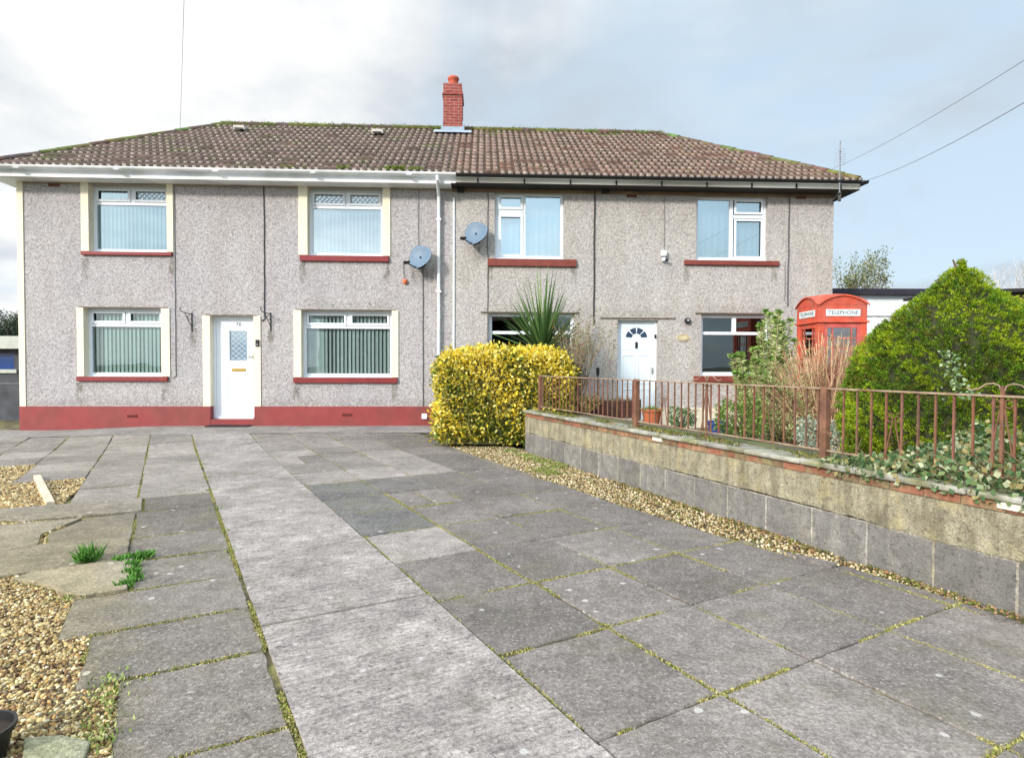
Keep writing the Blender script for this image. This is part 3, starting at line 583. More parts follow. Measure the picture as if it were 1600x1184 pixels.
# gutters, fascia, soffit
def halfpipe(mb, a, b, r=.058, n=9, th=.006):
    a, b = Vector(a), Vector(b); d = (b-a).normalized(); sd_ = Vector((0, 0, 1)).cross(d).normalized(); vs = []
    for rr in (r, r-th):
        for p in (a, b):
            for k in range(n):
                an = math.pi+math.pi*k/(n-1); vs.append(p+sd_*math.cos(an)*rr+Vector((0, 0, 1))*math.sin(an)*rr)
    q = lambda s_, e_, k: s_*2*n+e_*n+k
    fs = [(q(0, 0, k), q(0, 0, k+1), q(0, 1, k+1), q(0, 1, k)) for k in range(n-1)]+[(q(1, 0, k), q(1, 1, k), q(1, 1, k+1), q(1, 0, k+1)) for k in range(n-1)]
    fs += [tuple(q(0, 0, k) for k in range(n)), tuple(q(0, 1, k) for k in reversed(range(n)))]
    fs += [(q(0, 0, 0), q(0, 1, 0), q(1, 1, 0), q(1, 0, 0)), (q(0, 0, n-1), q(1, 0, n-1), q(1, 1, n-1), q(0, 1, n-1))]
    mb.add(vs, fs)
yg = -EV-.07; zg = Z_EAVE-.025; yf = -EV+.03; FZ0, FZ1 = Z_SOF, Z_EAVE-.02
gL, gR = eL-.06, eR+.08
mb = MB(); halfpipe(mb, (gL, yg, zg), (S(710)+.05, yg, zg)); halfpipe(mb, (gL+.03, YB+.07, zg), (gL+.03, yg, zg))
for s_ in np.arange(gL+.8, S_P, 1.9): mb.box((s_-.05, yg-.064, zg-.068), (s_+.05, yg+.064, zg-.058))
mb.build('gutter', GUTW, houseL)
mb = MB(); halfpipe(mb, (S(710)+.05, yg, zg-.012), (gR, yg, zg-.012)); halfpipe(mb, (gR-.03, yg, zg-.012), (gR-.03, YB+.07, zg-.012)); mb.build('gutter', BLACKP, houseR)
for s_ in np.arange(S_P+.55, gR, .95):
    mb = MB(); mb.box((s_-.015, yf-.02, zg-.15), (s_+.015, yf-.001, zg-.06))
    mb.build('gutter_bracket', BLACKP, houseR)
MB().box((eL+.03, yf, FZ0), (S_P+.1, yf+.02, FZ1)).box((eL+.01, yf, FZ0), (eL+.03, YB-.03, FZ1)).build('fascia', GUTW, houseL)
MB().box((S_P+.1, yf, FZ0+.02), (eR-.03, yf+.02, FZ1)).box((eR-.03, yf, FZ0+.02), (eR-.01, YB-.03, FZ1)).build('fascia', mat('worn_white_fascia', lin(242, 240, 232), .6, .10, 3, col2=lin(190, 184, 172), stretch=(.4, 1, 3)), houseR)
# cornice band under the soffit: brown frieze board
MB().box((eL+.02, yf+.001, FZ0-.016), (S_P, 0.01, FZ0)).box((eL+.02, .01, FZ0-.016), (S_L, YB, FZ0)).build('soffit', GUTW, houseL)
MB().box((S_P, yf+.001, FZ0-.0), (eR-.02, 0.01, FZ0+.016)).box((S_R, .01, FZ0), (eR-.02, YB, FZ0+.016)).build('soffit', mat('black_soffit', (.03, .028, .026), .8), houseR)
MB().box((S_L+.0, -.018, Z_SOF-.05), (S_P, .0, Z_SOF-.018)).build('frieze_board', mat('cream_brown_frieze', lin(150, 138, 120), .8, .2, 3), houseL)
MB().box((S_P, -.018, Z_SOF-.075), (S_R, .0, Z_SOF-.002)).build('frieze_board', mat('brown_frieze', lin(128, 104, 84), .8, .2, 3, col2=lin(150, 130, 105)), houseR)
# downpipes
dp = MB(); sx_ = S(686); dp.tube([(sx_, yg, zg-.05), (sx_, yg, zg-.13), (sx_, -.10, zg-.35), (sx_, -.075, zg-.42), (sx_, -.075, -.02)], .034, 10)
for z_ in (4.4, 2.9, 1.4, .3): dp.box((sx_-.05, -.12, z_-.02), (sx_+.05, 0, z_+.02))
dp.build('downpipe', GUTW, houseL, smooth=False)
dp = MB(); dp.box((S(709)-.016, -.03, .1), (S(709)+.016, 0, Zf(309, 700))); dp.build('cable_trunking', WHITE, houseR)
# wall cables / seams
def cable(parent, px, y0, y1, r_=.007, mt_=CABLE, name='wall_cable', wob=.006):
    s_ = S(px); zt, zb = Zf(y0, px), Zf(y1, px); n = 12
    pts = [(s_+random.uniform(-wob, wob), -.012, zt+(zb-zt)*i/n) for i in range(n+1)]
    MB().tube(pts, r_, 5).build(name, mt_, parent)
DK = mat('dark_cable', (.03, .03, .032), .6); GR2 = mat('pale_cable', (.22, .22, .22), .6)
cable(houseL, 274, 286, 588, .009, GR2); cable(houseL, 413.5, 284, 492, .012, DK); cable(houseL, 654, 284, 395, .007, GR2); cable(houseL, 661, 410, 648, .010, CABLE)
MB().tube([(S(413.5), -.012, Zf(492)), (S(414), -.012, Zf(498)), (S(409), -.012, Zf(501))], .012, 5).build('wall_cable', DK, houseL)
MB().tube([(S(274), -.012, Zf(588)), (S(270), -.012, Zf(590)), (S(263), -.012, Zf(588))], .008, 5).build('wall_cable', GR2, houseL)
cable(houseR, 762, 296, 545, .009, CABLE); cable(houseR, 928, 293, 506, .017, DK); cable(houseR, 1037, 297, 400, .007, GR2); cable(houseR, 1231, 300, 478, .014, CABLE); cable(houseR, 1226, 410, 470, .008, GR2)
# air bricks
def airbrick(parent, px, py, mt_, w_=.21, h_=.055):
    s_, z_ = fac(px, py); mb = MB(); mb.box((s_-w_/2, -.029, z_-h_/2), (s_+w_/2, -.0, z_+h_/2))
    for i in range(5):
        for k in (-1, 1): mb.box((s_-w_/2+.02+i*.037, -.031, z_+k*.013-.006), (s_-w_/2+.042+i*.037, -.0295, z_+k*.013+.006), (.02, .015, .015))
    mb.build('air_brick', mt_, parent)
AB = mat('terracotta_vent', lin(105, 66, 58), .8, .1, 20); AB2 = mat('plinth_vent', lin(95, 32, 32), .8, .1, 20); AB3 = mat('grey_vent', lin(150, 140, 136), .8, .1, 20)
airbrick(houseL, 85, 289.5, AB); airbrick(houseL, 370, 292, AB3); airbrick(houseL, 208, 650, AB2); airbrick(houseL, 543, 648, AB2)
airbrick(houseR, 986.5, 306.5, AB); airbrick(houseR, 1251, 309, AB)
for px, py in ((719.8, 295), (945, 297)):
    s_, z_ = fac(px, py); MB().box((s_-.075, -.12, z_-.085), (s_+.075, 0, z_+.085)).build('purlin_end', mat('dark_timber', (.02, .015, .015), .8), houseR, bevel=.008)
s_, z_ = fac(663.5, 650); MB().box((s_-.055, -.07, z_-.055), (s_+.055, -.02, z_+.055)).build('junction_box', WHITE, houseL, bevel=.01)
# roof vents
for px, py in ((377, 216), (591, 221)):
    off = 2.75 if py == 216 else 2.65
    s_, z_ = fac(px, py, off); zz = Z_EAVE+(off+EV)*(Z_RID-Z_EAVE)/(Y_RID+EV)+.05
    v = MB(); v.add([(s_-.14, off-.16, zz-.05), (s_+.14, off-.16, zz-.05), (s_+.12, off+.12, zz+.10), (s_-.12, off+.12, zz+.10), (s_-.13, off-.18, zz+.05), (s_+.13, off-.18, zz+.05)], [(4, 5, 2, 3), (0, 1, 5, 4), (0, 4, 3), (1, 2, 5)])
    v.build('roof_vent', mat('pale_vent', lin(212, 205, 197), .7, .1, 9), houseL)
    MB().box((s_-.11, off-.184, zz-.045), (s_+.11, off-.182, zz-.012)).build('vent_mouth', BLACKP, houseL)

# chimney (parts of the left house: it stands on the party line)
cs = -1.415; yc = Y_RID-.1; ztop = fac(710, 131, yc-.3)[1]
MB().box((cs-.245, yc-.33, Z_RID-.5), (cs+.245, yc+.33, ztop-.30)).box((cs-.27, yc-.36, ztop-.30), (cs+.27, yc+.36, ztop-.26)).box((cs-.245, yc-.33, ztop-.26), (cs+.235, yc+.33, ztop)).build('chimney', BRICK, houseL)
ch = [c for c in houseL.children if c.name.startswith('chimney')][0]
MB().add([(cs-.22, yc-.3, ztop), (cs+.22, yc-.3, ztop), (cs+.22, yc+.3, ztop), (cs-.22, yc+.3, ztop), (cs, yc, ztop+.05)], [(0, 1, 4), (1, 2, 4), (2, 3, 4), (3, 0, 4)]).build('flaunching', mat('flaunching_mortar', lin(150, 120, 100), .9, .2, 20), ch)
MB().lathe([(.115, 0), (.13, .02), (.12, .05), (.125, .2), (.15, .22), (.15, .27), (.11, .30), (.05, .315), (0, .32)], (cs, yc-.02, ztop+.0), 16).build('chimney_pot', mat('chimney_terracotta', lin(188, 92, 70), .8, .1, 15), ch, smooth=True)
fl = MB(); zfl = Z_EAVE+(yc-.33+EV)*(Z_RID-Z_EAVE)/(Y_RID+EV); fl.box((cs-.30, yc-.352, zfl-.02), (cs+.30, yc-.332, zfl+.17)); sl = (Z_RID-Z_EAVE)/(Y_RID+EV)
fl.add([(cs-.48, yc-.56, zfl-.23*sl+.085), (cs+.48, yc-.56, zfl-.23*sl+.085), (cs+.48, yc-.3, zfl+.03*sl+.085), (cs-.48, yc-.3, zfl+.03*sl+.085)], [(0, 1, 2, 3)])
fl.box((cs+.25, yc-.33, zfl), (cs+.268, yc+.3, zfl+.32)); fl.box((cs-.268, yc-.33, zfl), (cs-.25, yc+.3, zfl+.32))
fl.build('lead_flashing', mat('flashing_lead', lin(150, 165, 180), .5, .15, 8), ch)

# ------------------------------------------------------------------ things on the walls
def dish(px, py, label, rz=0):
    s_, z_ = fac(px, py, -.25); root = wall_thing('satellite_dish', s_, z_, -.25, label=label, cat='satellite dish', group='satellite dishes on the front walls')
    root.rotation_euler = (0, 0, YAW+rz)
    nrm = Vector((-.42, -.86, .28)).normalized(); q = nrm.to_track_quat('Z', 'Y').to_matrix().to_4x4() @ Matrix.Rotation(R(18), 4, 'Z')
    mb = MB(); vs = []; rings = 6; n = 28
    def rad(a): return .255*(1+.07*math.cos(3*a+.6)+.03*math.cos(2*a))
    for k in range(rings+1):
        for j in range(n):
            a = 2*math.pi*j/n; r_ = rad(a)*k/rings; vs.append(q @ Vector((r_*math.cos(a), r_*math.sin(a), .9*r_*r_-.05)))
    fs = [(k*n+j, k*n+(j+1) % n, (k+1)*n+(j+1) % n, (k+1)*n+j) for k in range(rings) for j in range(n)]
    b0 = len(vs); vs2 = [v-nrm*.012 for v in vs]; fs2 = [tuple(reversed([i+b0 for i in f])) for f in fs]
    rim = [(rings*n+j, rings*n+(j+1) % n, b0+rings*n+(j+1) % n, b0+rings*n+j) for j in range(n)]
    mb.add(vs+vs2, fs+fs2+rim); mb.build('reflector', mat('grey_dish_mesh', lin(102, 124, 146), .5, .08, 40), root, smooth=True)
    arm = MB(); lnb = Vector((-.25, -.20, -.16)); arm.tube([(.08, .12, -.18), (-.03, .0, -.25), tuple(lnb)], .013, 6); arm.tube([(0, .02, 0), (.05, .14, -.05), (.05, .25, -.05)], .018, 6); arm.tube([(.08, .12, -.18), (.05, .2, -.06)], .013, 6)
    arm.box((-.0, .235, -.14), (.10, .25, .04)); arm.build('wall_arm', BLACKP, root)
    lb = MB(); lb.tube([tuple(lnb+Vector((-.045, -.03, 0))), tuple(lnb), tuple(lnb+nrm*-.0+Vector((.06, .05, .03)))], [.034, .034, .02], 10); lb.build('receiver_head', BLACKP, root)
    return root
dish(656, 401, 'grey satellite dish on the left house wall beside the white downpipe')
dish(743, 364, 'grey satellite dish on the right house wall, left of its first upstairs window')
def bracket(px, label):
    s_, z_ = fac(px, 502); root = wall_thing('hanging_basket_bracket', s_, z_, 0, label=label, cat='bracket', group='hanging basket brackets either side of the door')
    mb = MB(); mb.bar((0, -.012, -.22), (0, -.012, .18), .02, .012); mb.build('back_plate', DK, root)
    mb = MB(); mb.tube([(0, -.02, .14), (-.06, -.25, .17), (-.09, -.30, .20), (-.10, -.30, .25), (-.08, -.28, .26)], .009, 5); mb.tube([(0, -.02, -.1), (-.02, -.1, 0), (-.05, -.2, .155)], .008, 5)
    mb.tube([(-.01, -.06, .13), (-.03, -.12, .09), (-.04, -.1, .04), (-.02, -.05, .03), (0, -.03, .06)], .006, 5); mb.build('arm', DK, root)
bracket(300, 'black iron hanging basket bracket left of the left front door'); bracket(423, 'black iron hanging basket bracket right of the left front door')
s_, z_ = fac(633, 440); r_ = wall_thing('hanging_float', s_, z_, -.03, label='small orange ball hanging by a wire below the left satellite dish', cat='ornament')
MB().lathe([(0, .05), (.03, .045), (.05, .02), (.05, -.01), (.035, -.045), (.0, -.06)], n=14).build('ball', mat('orange_plastic', lin(226, 110, 74), .5, .08, 8), r_, smooth=True)
MB().tube([(-.0, 0, .05), (-.03, .01, .2), (-.03, .01, .38), (.05, .01, .42), (.16, .0, .43)], .005, 5).build('wire', DK, r_)
s_, z_ = fac(1036, 401); r_ = wall_thing('security_light', s_, z_, 0, label='white security light with black sensor under the right house eaves cable', cat='security light')
MB().box((-.055, -.10, -.0), (.055, 0, .12)).build('lamp_head', WHITE, r_, bevel=.015); MB().box((-.04, -.10, -.11), (.03, -.02, -.03)).build('housing', WHITE, r_, bevel=.015)
MB().lathe([(0, -.03), (.03, -.02), (.035, 0), (.03, .02), (0, .03)], (.045, -.11, -.09), 12).build('sensor', BLACKP, r_, smooth=True)
s_, z_ = fac(1073.5, 501.3); r_ = wall_thing('wall_lamp', s_, z_, 0, label='round black lamp on the wall beside the right front door', cat='wall lamp')
MB().tube([(0, -.07, 0), (0, 0, 0)], .065, 16).build('housing', BLACKP, r_, bevel=.01); MB().tube([(0, -.082, .012), (0, -.07, .012)], .03, 12).build('lens', mat('lens_grey', (.3, .32, .34), .2), r_)
s_, z_ = fac(1067, 527.5); r_ = wall_thing('house_plaque', s_, z_, 0, label='oval cream house plaque on the wall between door and right lower window', cat='plaque')
pts = [(.145*math.cos(a), .075*math.sin(a)) for a in np.linspace(0, 2*math.pi, 29)[:-1]]; mb = MB()
mb.add([(x, -.02, z) for x, z in pts]+[(x, 0, z) for x, z in pts], [tuple(range(28))]+[(i, (i+1) % 28, 28+(i+1) % 28, 28+i) for i in range(28)]); mb.build('plate', mat('plaque_cream', lin(196, 184, 150), .6, .15, 20), r_)
mb = MB(); mb.add([(x*.8, -.023, z*.8) for x, z in pts]+[(x*.72, -.023, z*.7) for x, z in pts], [(i, (i+1) % 28, 28+(i+1) % 28, 28+i) for i in range(28)]); mb.build('rim', mat('plaque_rim', lin(130, 105, 70), .6), r_)

# TV aerial on the right corner
AL = mat('aluminium', lin(120, 124, 130), .5, .05, 5, metal=.3)
s_, zb = fac(1312, 290, -.5); _, zt = fac(1313, 220, -.5)
r_ = wall_thing('television_aerial', s_, zb, -.5, label='thin television aerial on a mast clamped at the right end of the eaves', cat='aerial'); r_.rotation_euler = (0, 0, YAW-R(30))
MB().tube([(0, 0, -.15), (0, 0, zt-zb)], .013, 6).build('mast', AL, r_); mb = MB(); h = zt-zb
mb.tube([(0, -.25, h-.28), (0, .35, h-.22)], .010, 5)
for i in range(7):
    yy = -.22+i*.09; zz = h-.28+.10*(yy+.25)
    mb.tube([(-.0, yy, zz-.13+.01*i), (0, yy, zz+.13-.01*i)], .005, 4)
mb.box((-.10, .30, h-.42), (-.095, .31, h-.08)); mb.box((.095, .30, h-.42), (.10, .31, h-.08))
for k in range(7): mb.bar((-.10, .305, h-.41+k*.055), (.10, .305, h-.41+k*.055), .006, .006)
mb.build('aerial_head', AL, r_); MB().bar((0, .0, -.15), (-.12, .12, -.28), .03, .03).box((-.03, .02, -.30), (.03, .12, -.12)).build('bracket', DK, r_)
# overhead phone wires
WIRE = mat('grey_wire', (.22, .23, .26), .6)
def wire(p, q, label, sag=.25, r_=.0045, grp=None):
    p, q = Vector(p), Vector(q); pts = [p.lerp(q, i/16)-Vector((0, 0, sag*4*(i/16)*(1-i/16))) for i in range(17)]
    tagit(MB().tube(pts, r_, 5).build('overhead_wire', WIRE), label, 'cable', grp)
pA = hw(S_R-.1, 1.2, 5.9); wire(hw(*(fac(1345, 289, -.35)[0]-.05,), -.4, 5.22), at(1720, 88, 5.0), 'lower overhead telephone wire running from the right end of the gutter to the upper right', .12, grp='overhead telephone wires')
wire(at(1285, 270, 19), at(1740, 5, 6.0), 'upper overhead telephone wire coming from behind the right roof hip', .15, grp='overhead telephone wires')
wire(at(281, 215, 19), at(291, -120, 9), 'near-vertical overhead wire above the left part of the roof', .05, grp='overhead telephone wires')

# ------------------------------------------------------------------ paving, gravel, ground
UA = Vector((.495, -.869, 0)); VA = Vector((.869, .495, 0))
def uv(u, v): p = UA*u+VA*v; return (p.x, p.y)
def gz(x, y):   # the apron rises a little towards the left house door
    a = min(max((y-9.5)/3.0, 0), 1); b = min(max((x+9.6)/2.5, 0), 1); c = min(max((-.3-x)/1.5, 0), 1); sm = lambda t: t*t*(3-2*t)
    return .085*sm(a)*sm(b)*sm(c)
slabs = []   # (poly, colour, thickness/top)
def rnd_slab(u0, u1, v0, v1, c, gap=.015, tint=None, ztop=0.0):
    g_ = gap/2; j = lambda: random.uniform(-.006, .006)
    P = [uv(u0+g_+j(), v0+g_+j()), uv(u1-g_+j(), v0+g_+j()), uv(u1-g_+j(), v1-g_+j()), uv(u0+g_+j(), v1-g_+j())]
    slabs.append((P, c, ztop+random.uniform(-.005, .004)))
def grey(b=None, t=0):
    b = (b if b is not None else random.uniform(.13, .19))*.98*random.uniform(.86, 1.12); return (b*(1.12+t*.04), b*(1.0+t*.02), b*(.92-t*.12))
HOUSE_LINE = lambda x: D0+x*math.tan(YAW)
# concrete strip, two long bays
STRIP = []
STRIP.append(([uv(-13.1, .43), uv(-3.41, .43), uv(-3.385, 1.34), uv(-13.1, 1.36)], (.31, .30, .305), .004))
STRIP.append(([uv(-3.385, .43), uv(1.5, .43), uv(1.5, 1.345), uv(-3.36, 1.345)], (.29, .285, .285), .002))
# right grid
ur = [2.0, 1.25, .5, -.25, -1.0, -1.76, -2.51, -3.26, -4.04, -4.80, -5.57, -6.30, -7.15, -7.95, -8.7, -9.45, -10.2, -10.95, -11.7, -12.4]
vr = [1.36, 2.02, 2.63, 3.27, 3.95, 4.6, 5.25]
def wall_line_v(u):   # v of the retaining wall base at that u
    A_, B_ = Vector((.21, 9.66, 0)), Vector((2.82, 3.31, 0)); va, ua, vb, ub = A_.dot(VA), A_.dot(UA), B_.dot(VA), B_.dot(UA)
    return va+(vb-va)*(u-ua)/(ub-ua)
def grav_v(u):        # right edge of the slabs: leaves a gravel strip before the wall, closing near the camera
    return wall_line_v(u)-float(np.interp(u, [-11.2, -7.8, -5.9, -4.6, -4.1, -3.4, -2.9, -2.5, -1.5], [1.15, .85, .68, .62, .54, .45, .34, .14, .06]))
for i in range(len(ur)-1):
    u1, u0 = ur[i], ur[i+1]
    for k in range(len(vr)-1):
        v0, v1 = vr[k], vr[k+1]; um = (u0+u1)/2; lim = min(grav_v(u0), grav_v(u1))
        lo, hi = grav_v(u0), grav_v(u1)
        if v0 >= max(lo, hi)-.05: continue
        far = um < -7.2
        c = grey(random.uniform(.20, .26) if far and v1 < 3.3 else random.uniform(.13, .18) if um < -4 else random.uniform(.155, .20))
        if v1 > max(lo, hi) or v1 > min(lo, hi):
            P = [uv(u0+.006, v0+.006), uv(u1-.006, v0+.006), uv(u1-.006, min(v1-.006, hi)), uv(u0+.006, min(v1-.006, lo))]
            slabs.append((P, c, random.uniform(-.005, .003)))
        elif random.random() < .05 and um < -5:
            mid = (v0+v1)/2; rnd_slab(u0, u1, v0, mid, c); rnd_slab(u0, u1, mid, v1, grey())
        else:
            rnd_slab(u0, u1, v0, v1, c)
# highlight slab (paler) as in the photograph
def near_slab(u, v):
    for i, (P, c, z) in enumerate(slabs):
        xs = sum(p[0] for p in P)/len(P); ys = sum(p[1] for p in P)/len(P); q = Vector((xs, ys, 0))
        if abs(q.dot(UA)-u) < .2 and abs(q.dot(VA)-v) < .2: return i
for (u, v, c) in ((-4.42, 1.69, (.30, .27, .25)), (-6.0, 1.7, (.15, .145, .135)), (-5.2, 1.7, (.15, .145, .14)), (-6.7, 1.7, (.145, .14, .13)), (-6.7, 2.3, (.155, .145, .135))):
    i = near_slab(u, v)
    if i is not None: slabs[i] = (slabs[i][0], c, slabs[i][2])
# left grid, near rows with ragged broken edge (u range, list of v cuts from the strip leftwards)
for (u0, u1, cuts) in ((1.2, 2.0, [.41, -.2]), (.4, 1.2, [.41, -.2]), (-.35, .4, [.41, -.2]), (-1.1, -.35, [.41, -.2]), (-1.75, -1.1, [.41, -.22]), (-2.40, -1.75, [.41, -.15]), (-3.12, -2.40, [.41, -.19]), (-3.72, -3.12, [.41, -.35]), (-4.32, -3.72, [.41, -.49]),
                       (-4.98, -4.32, [.41, -.20]), (-5.62, -4.98, [.41, -.25]), (-6.60, -5.62, [.41, -.25]), (-7.25, -6.60, [.41, -.20])):
    for a in range(len(cuts)-1): rnd_slab(u0, u1, cuts[a+1], cuts[a], grey(random.uniform(.125, .17) if u1 < -4 else random.uniform(.15, .19), .3), gap=.018)
def blob(pts, c, z=0.0): slabs.append(([uv(*p) for p in pts], c, z))
blob([(-4.98, -.21), (-4.97, -.78), (-4.88, -.86), (-4.74, -.72), (-4.60, -.62), (-4.40, -.52), (-4.32, -.42), (-4.33, -.215)], grey(.24, .8), .022)
blob([(-5.63, -.252), (-5.75, -.80), (-5.62, -1.35), (-5.2, -1.28), (-5.0, -.95), (-5.0, -.252)], grey(.20, .6), .012)
blob([(-6.58, -.252), (-6.55, -.62), (-6.10, -.84), (-5.66, -.78), (-5.64, -.252)], grey(.18, .6), .0)
blob([(-6.57, -.66), (-6.60, -1.42), (-5.85, -1.62), (-5.64, -1.3), (-5.77, -.86), (-6.11, -.88)], grey(.21, .6), .006)
blob([(-7.24, -.22), (-7.30, -1.40), (-6.95, -1.45), (-6.66, -1.10), (-6.615, -.205)], grey(.19, .5), .014)
# left far columns
uf = [-7.26, -8.1, -8.85, -9.6, -10.35, -11.1, -11.9, -12.7, -13.5, -14.3, -15.1]; vf = [.41, -.26, -.85, -1.55, -2.17, -2.85, -3.5, -4.1, -4.7, -5.3]
for k in range(len(vf)-1):
    for i in range(len(uf)-1):
        u1, u0 = uf[i], uf[i+1]; v1, v0 = vf[k], vf[k+1]
        if v0 < -1.0 and u1 > -8.2: continue
        if v0 < -1.6 and u1 > -10.2: continue
        if v0 < -2.6 and u1 > -11.0: continue
        if k == 2 and i <= 0: continue
        x, y = uv(u0, (v0+v1)/2)
        rnd_slab(u0, u1, v0, v1, grey(random.uniform(.21, .27), .15), gap=.014)
# an apron of in-situ concrete along the house
def clip_line(P, f):   # keep the side where f(p) < 0
    outp = []
    for i in range(len(P)):
        a, b = P[i], P[(i+1) % len(P)]; fa, fb = f(a), f(b)
        if fa < 0: outp.append(a)
        if (fa < 0) != (fb < 0):
            t = fa/(fa-fb); outp.append((a[0]+(b[0]-a[0])*t, a[1]+(b[1]-a[1])*t))
    return outp
apron_y = lambda x: HOUSE_LINE(x)-(1.35 if x < -5 else 1.2)
slabs = [(clip_line(P, lambda p: p[1]-apron_y(p[0])), c, z) for P, c, z in slabs]; slabs = [s_ for s_ in slabs if len(s_[0]) > 2]
STRIP = [(clip_line(P, lambda p: p[1]-apron_y(p[0])), c, z) for P, c, z in STRIP]

def slab_tex(name, base_attr=True, speck=.35, ridged=False):
    m = bpy.data.materials.new(name); m.use_nodes = True; nt = m.node_tree; N = nt.nodes.new; L = nt.links.new
    b = nt.nodes['Principled BSDF']; b.inputs['Roughness'].default_value = .88; b.inputs['Specular IOR Level'].default_value = .25
    tc = N('ShaderNodeTexCoord'); O = tc.outputs['Object']; a = N('ShaderNodeAttribute'); a.attribute_name = 'Col'
    def noise(sc, det=4, rough=.6, vec=O):
        n = N('ShaderNodeTexNoise'); n.inputs['Scale'].default_value = sc; n.inputs['Detail'].default_value = det; n.inputs['Roughness'].default_value = rough; L(vec, n.inputs['Vector']); return n
    def mr(x, i0, i1, o0, o1):
        r = N('ShaderNodeMapRange'); r.inputs[1].default_value = i0; r.inputs[2].default_value = i1; r.inputs[3].default_value = o0; r.inputs[4].default_value = o1; L(x, r.inputs[0]); return r.outputs[0]
    def mul(x, y):
        q = N('ShaderNodeMath'); q.operation = 'MULTIPLY'; L(x, q.inputs[0]); L(y, q.inputs[1]); return q.outputs[0]
    fine = noise(150, 2, .7); med = noise(9, 6, .65); big = noise(1.3, 4)
    f = mul(mul(mul(mr(fine.outputs[0], .3, .7, 1-speck, 1+speck), mr(noise(48, 3, .8).outputs[0], .32, .68, .62, 1.40)), mr(med.outputs[0], .3, .72, .72, 1.24)), mr(big.outputs[0], .35, .65, .80, 1.16))
    hgt = fine.outputs[0]
    if ridged:   # brushed concrete: streaks across the strip
        mp = N('ShaderNodeMapping'); mp.inputs['Rotation'].default_value = (0, 0, R(-29.7)); L(O, mp.inputs[0]); mp2 = N('ShaderNodeMapping'); mp2.inputs['Scale'].default_value = (4, 38, 1); L(mp.outputs[0], mp2.inputs[0])
        st = noise(1.0, 5, .65, mp2.outputs[0]); f = mul(f, mr(st.outputs[0], .32, .68, .70, 1.28)); lump = noise(3.2, 5, .7); f = mul(f, mr(lump.outputs[0], .35, .65, .82, 1.16))
        pit = noise(26, 2, .5); f = mul(f, mr(pit.outputs[0], .28, .36, .45, 1.0))
        ad = N('ShaderNodeMath'); ad.operation = 'MULTIPLY_ADD'; L(st.outputs[0], ad.inputs[0]); ad.inputs[1].default_value = 1.6; L(fine.outputs[0], ad.inputs[2]); hgt = ad.outputs[0]
    s = N('ShaderNodeVectorMath'); s.operation = 'SCALE'; L(a.outputs['Color'], s.inputs[0]); L(f, s.inputs[3]); base = s.outputs[0]
    # pale lichen dots
    v = N('ShaderNodeTexVoronoi'); v.inputs['Scale'].default_value = 7; v.inputs['Randomness'].default_value = 1; L(O, v.inputs['Vector'])
    nd = noise(22, 2); sb = N('ShaderNodeMath'); sb.operation = 'MULTIPLY_ADD'; L(nd.outputs[0], sb.inputs[0]); sb.inputs[1].default_value = .3; L(v.outputs['Distance'], sb.inputs[2])
    sx = N('ShaderNodeSeparateXYZ'); L(v.outputs['Color'], sx.inputs[0]); cell = mr(sx.outputs[1], .66, .68, 0, 1)
    dots = mul(mr(sb.outputs[0], .24, .29, .8, 0), cell)
    m1 = N('ShaderNodeMix'); m1.data_type = 'RGBA'; L(dots, m1.inputs[0]); L(base, m1.inputs[6]); m1.inputs[7].default_value = (.52, .50, .48, 1)
    # light flecks of aggregate
    fk = N('ShaderNodeTexVoronoi'); fk.inputs['Scale'].default_value = 95; L(O, fk.inputs['Vector']); fs = N('ShaderNodeSeparateXYZ'); L(fk.outputs['Color'], fs.inputs[0])
    fl_ = mr(fs.outputs[0], .90, .97, 0, .45); m0 = N('ShaderNodeMix'); m0.data_type = 'RGBA'; L(fl_, m0.inputs[0]); L(m1.outputs[2], m0.inputs[6]); m0.inputs[7].default_value = (.42, .40, .37, 1)
    # algae
    al = noise(1.9, 6, .7); af = mr(al.outputs[0], .52, .74, 0, .42); m2 = N('ShaderNodeMix'); m2.data_type = 'RGBA'; L(af, m2.inputs[0]); L(m0.outputs[2], m2.inputs[6]); m2.inputs[7].default_value = (.15, .145, .07, 1)
    # greener and browner towards the loose left edge of the drive
    dt = N('ShaderNodeVectorMath'); dt.operation = 'DOT_PRODUCT'; dt.inputs[1].default_value = (.869, .495, 0); L(O, dt.inputs[0])
    n7 = noise(3.5, 5, .6); ad = N('ShaderNodeMath'); ad.operation = 'MULTIPLY_ADD'; L(n7.outputs[0], ad.inputs[0]); ad.inputs[1].default_value = .9; L(dt.outputs['Value'], ad.inputs[2])
    spy = N('ShaderNodeSeparateXYZ'); L(O, spy.inputs[0]); gf = mul(mr(ad.outputs[0], .40, .02, 0, .85), mr(spy.outputs[1], 4.5, 6.5, 1, .12)); m3 = N('ShaderNodeMix'); m3.data_type = 'RGBA'; m3.blend_type = 'MULTIPLY'; L(gf, m3.inputs[0]); L(m2.outputs[2], m3.inputs[6]); m3.inputs[7].default_value = (1.04, 1.0, .76, 1)
    L(m3.outputs[2], b.inputs['Base Color'])
    bm = N('ShaderNodeBump'); bm.inputs['Strength'].default_value = .8; bm.inputs['Distance'].default_value = .006; L(hgt, bm.inputs['Height']); L(bm.outputs[0], b.inputs['Normal'])
    return m
SLABM = slab_tex('paving_slab', speck=.30); STRIPM = slab_tex('brushed_concrete', speck=.25, ridged=True)
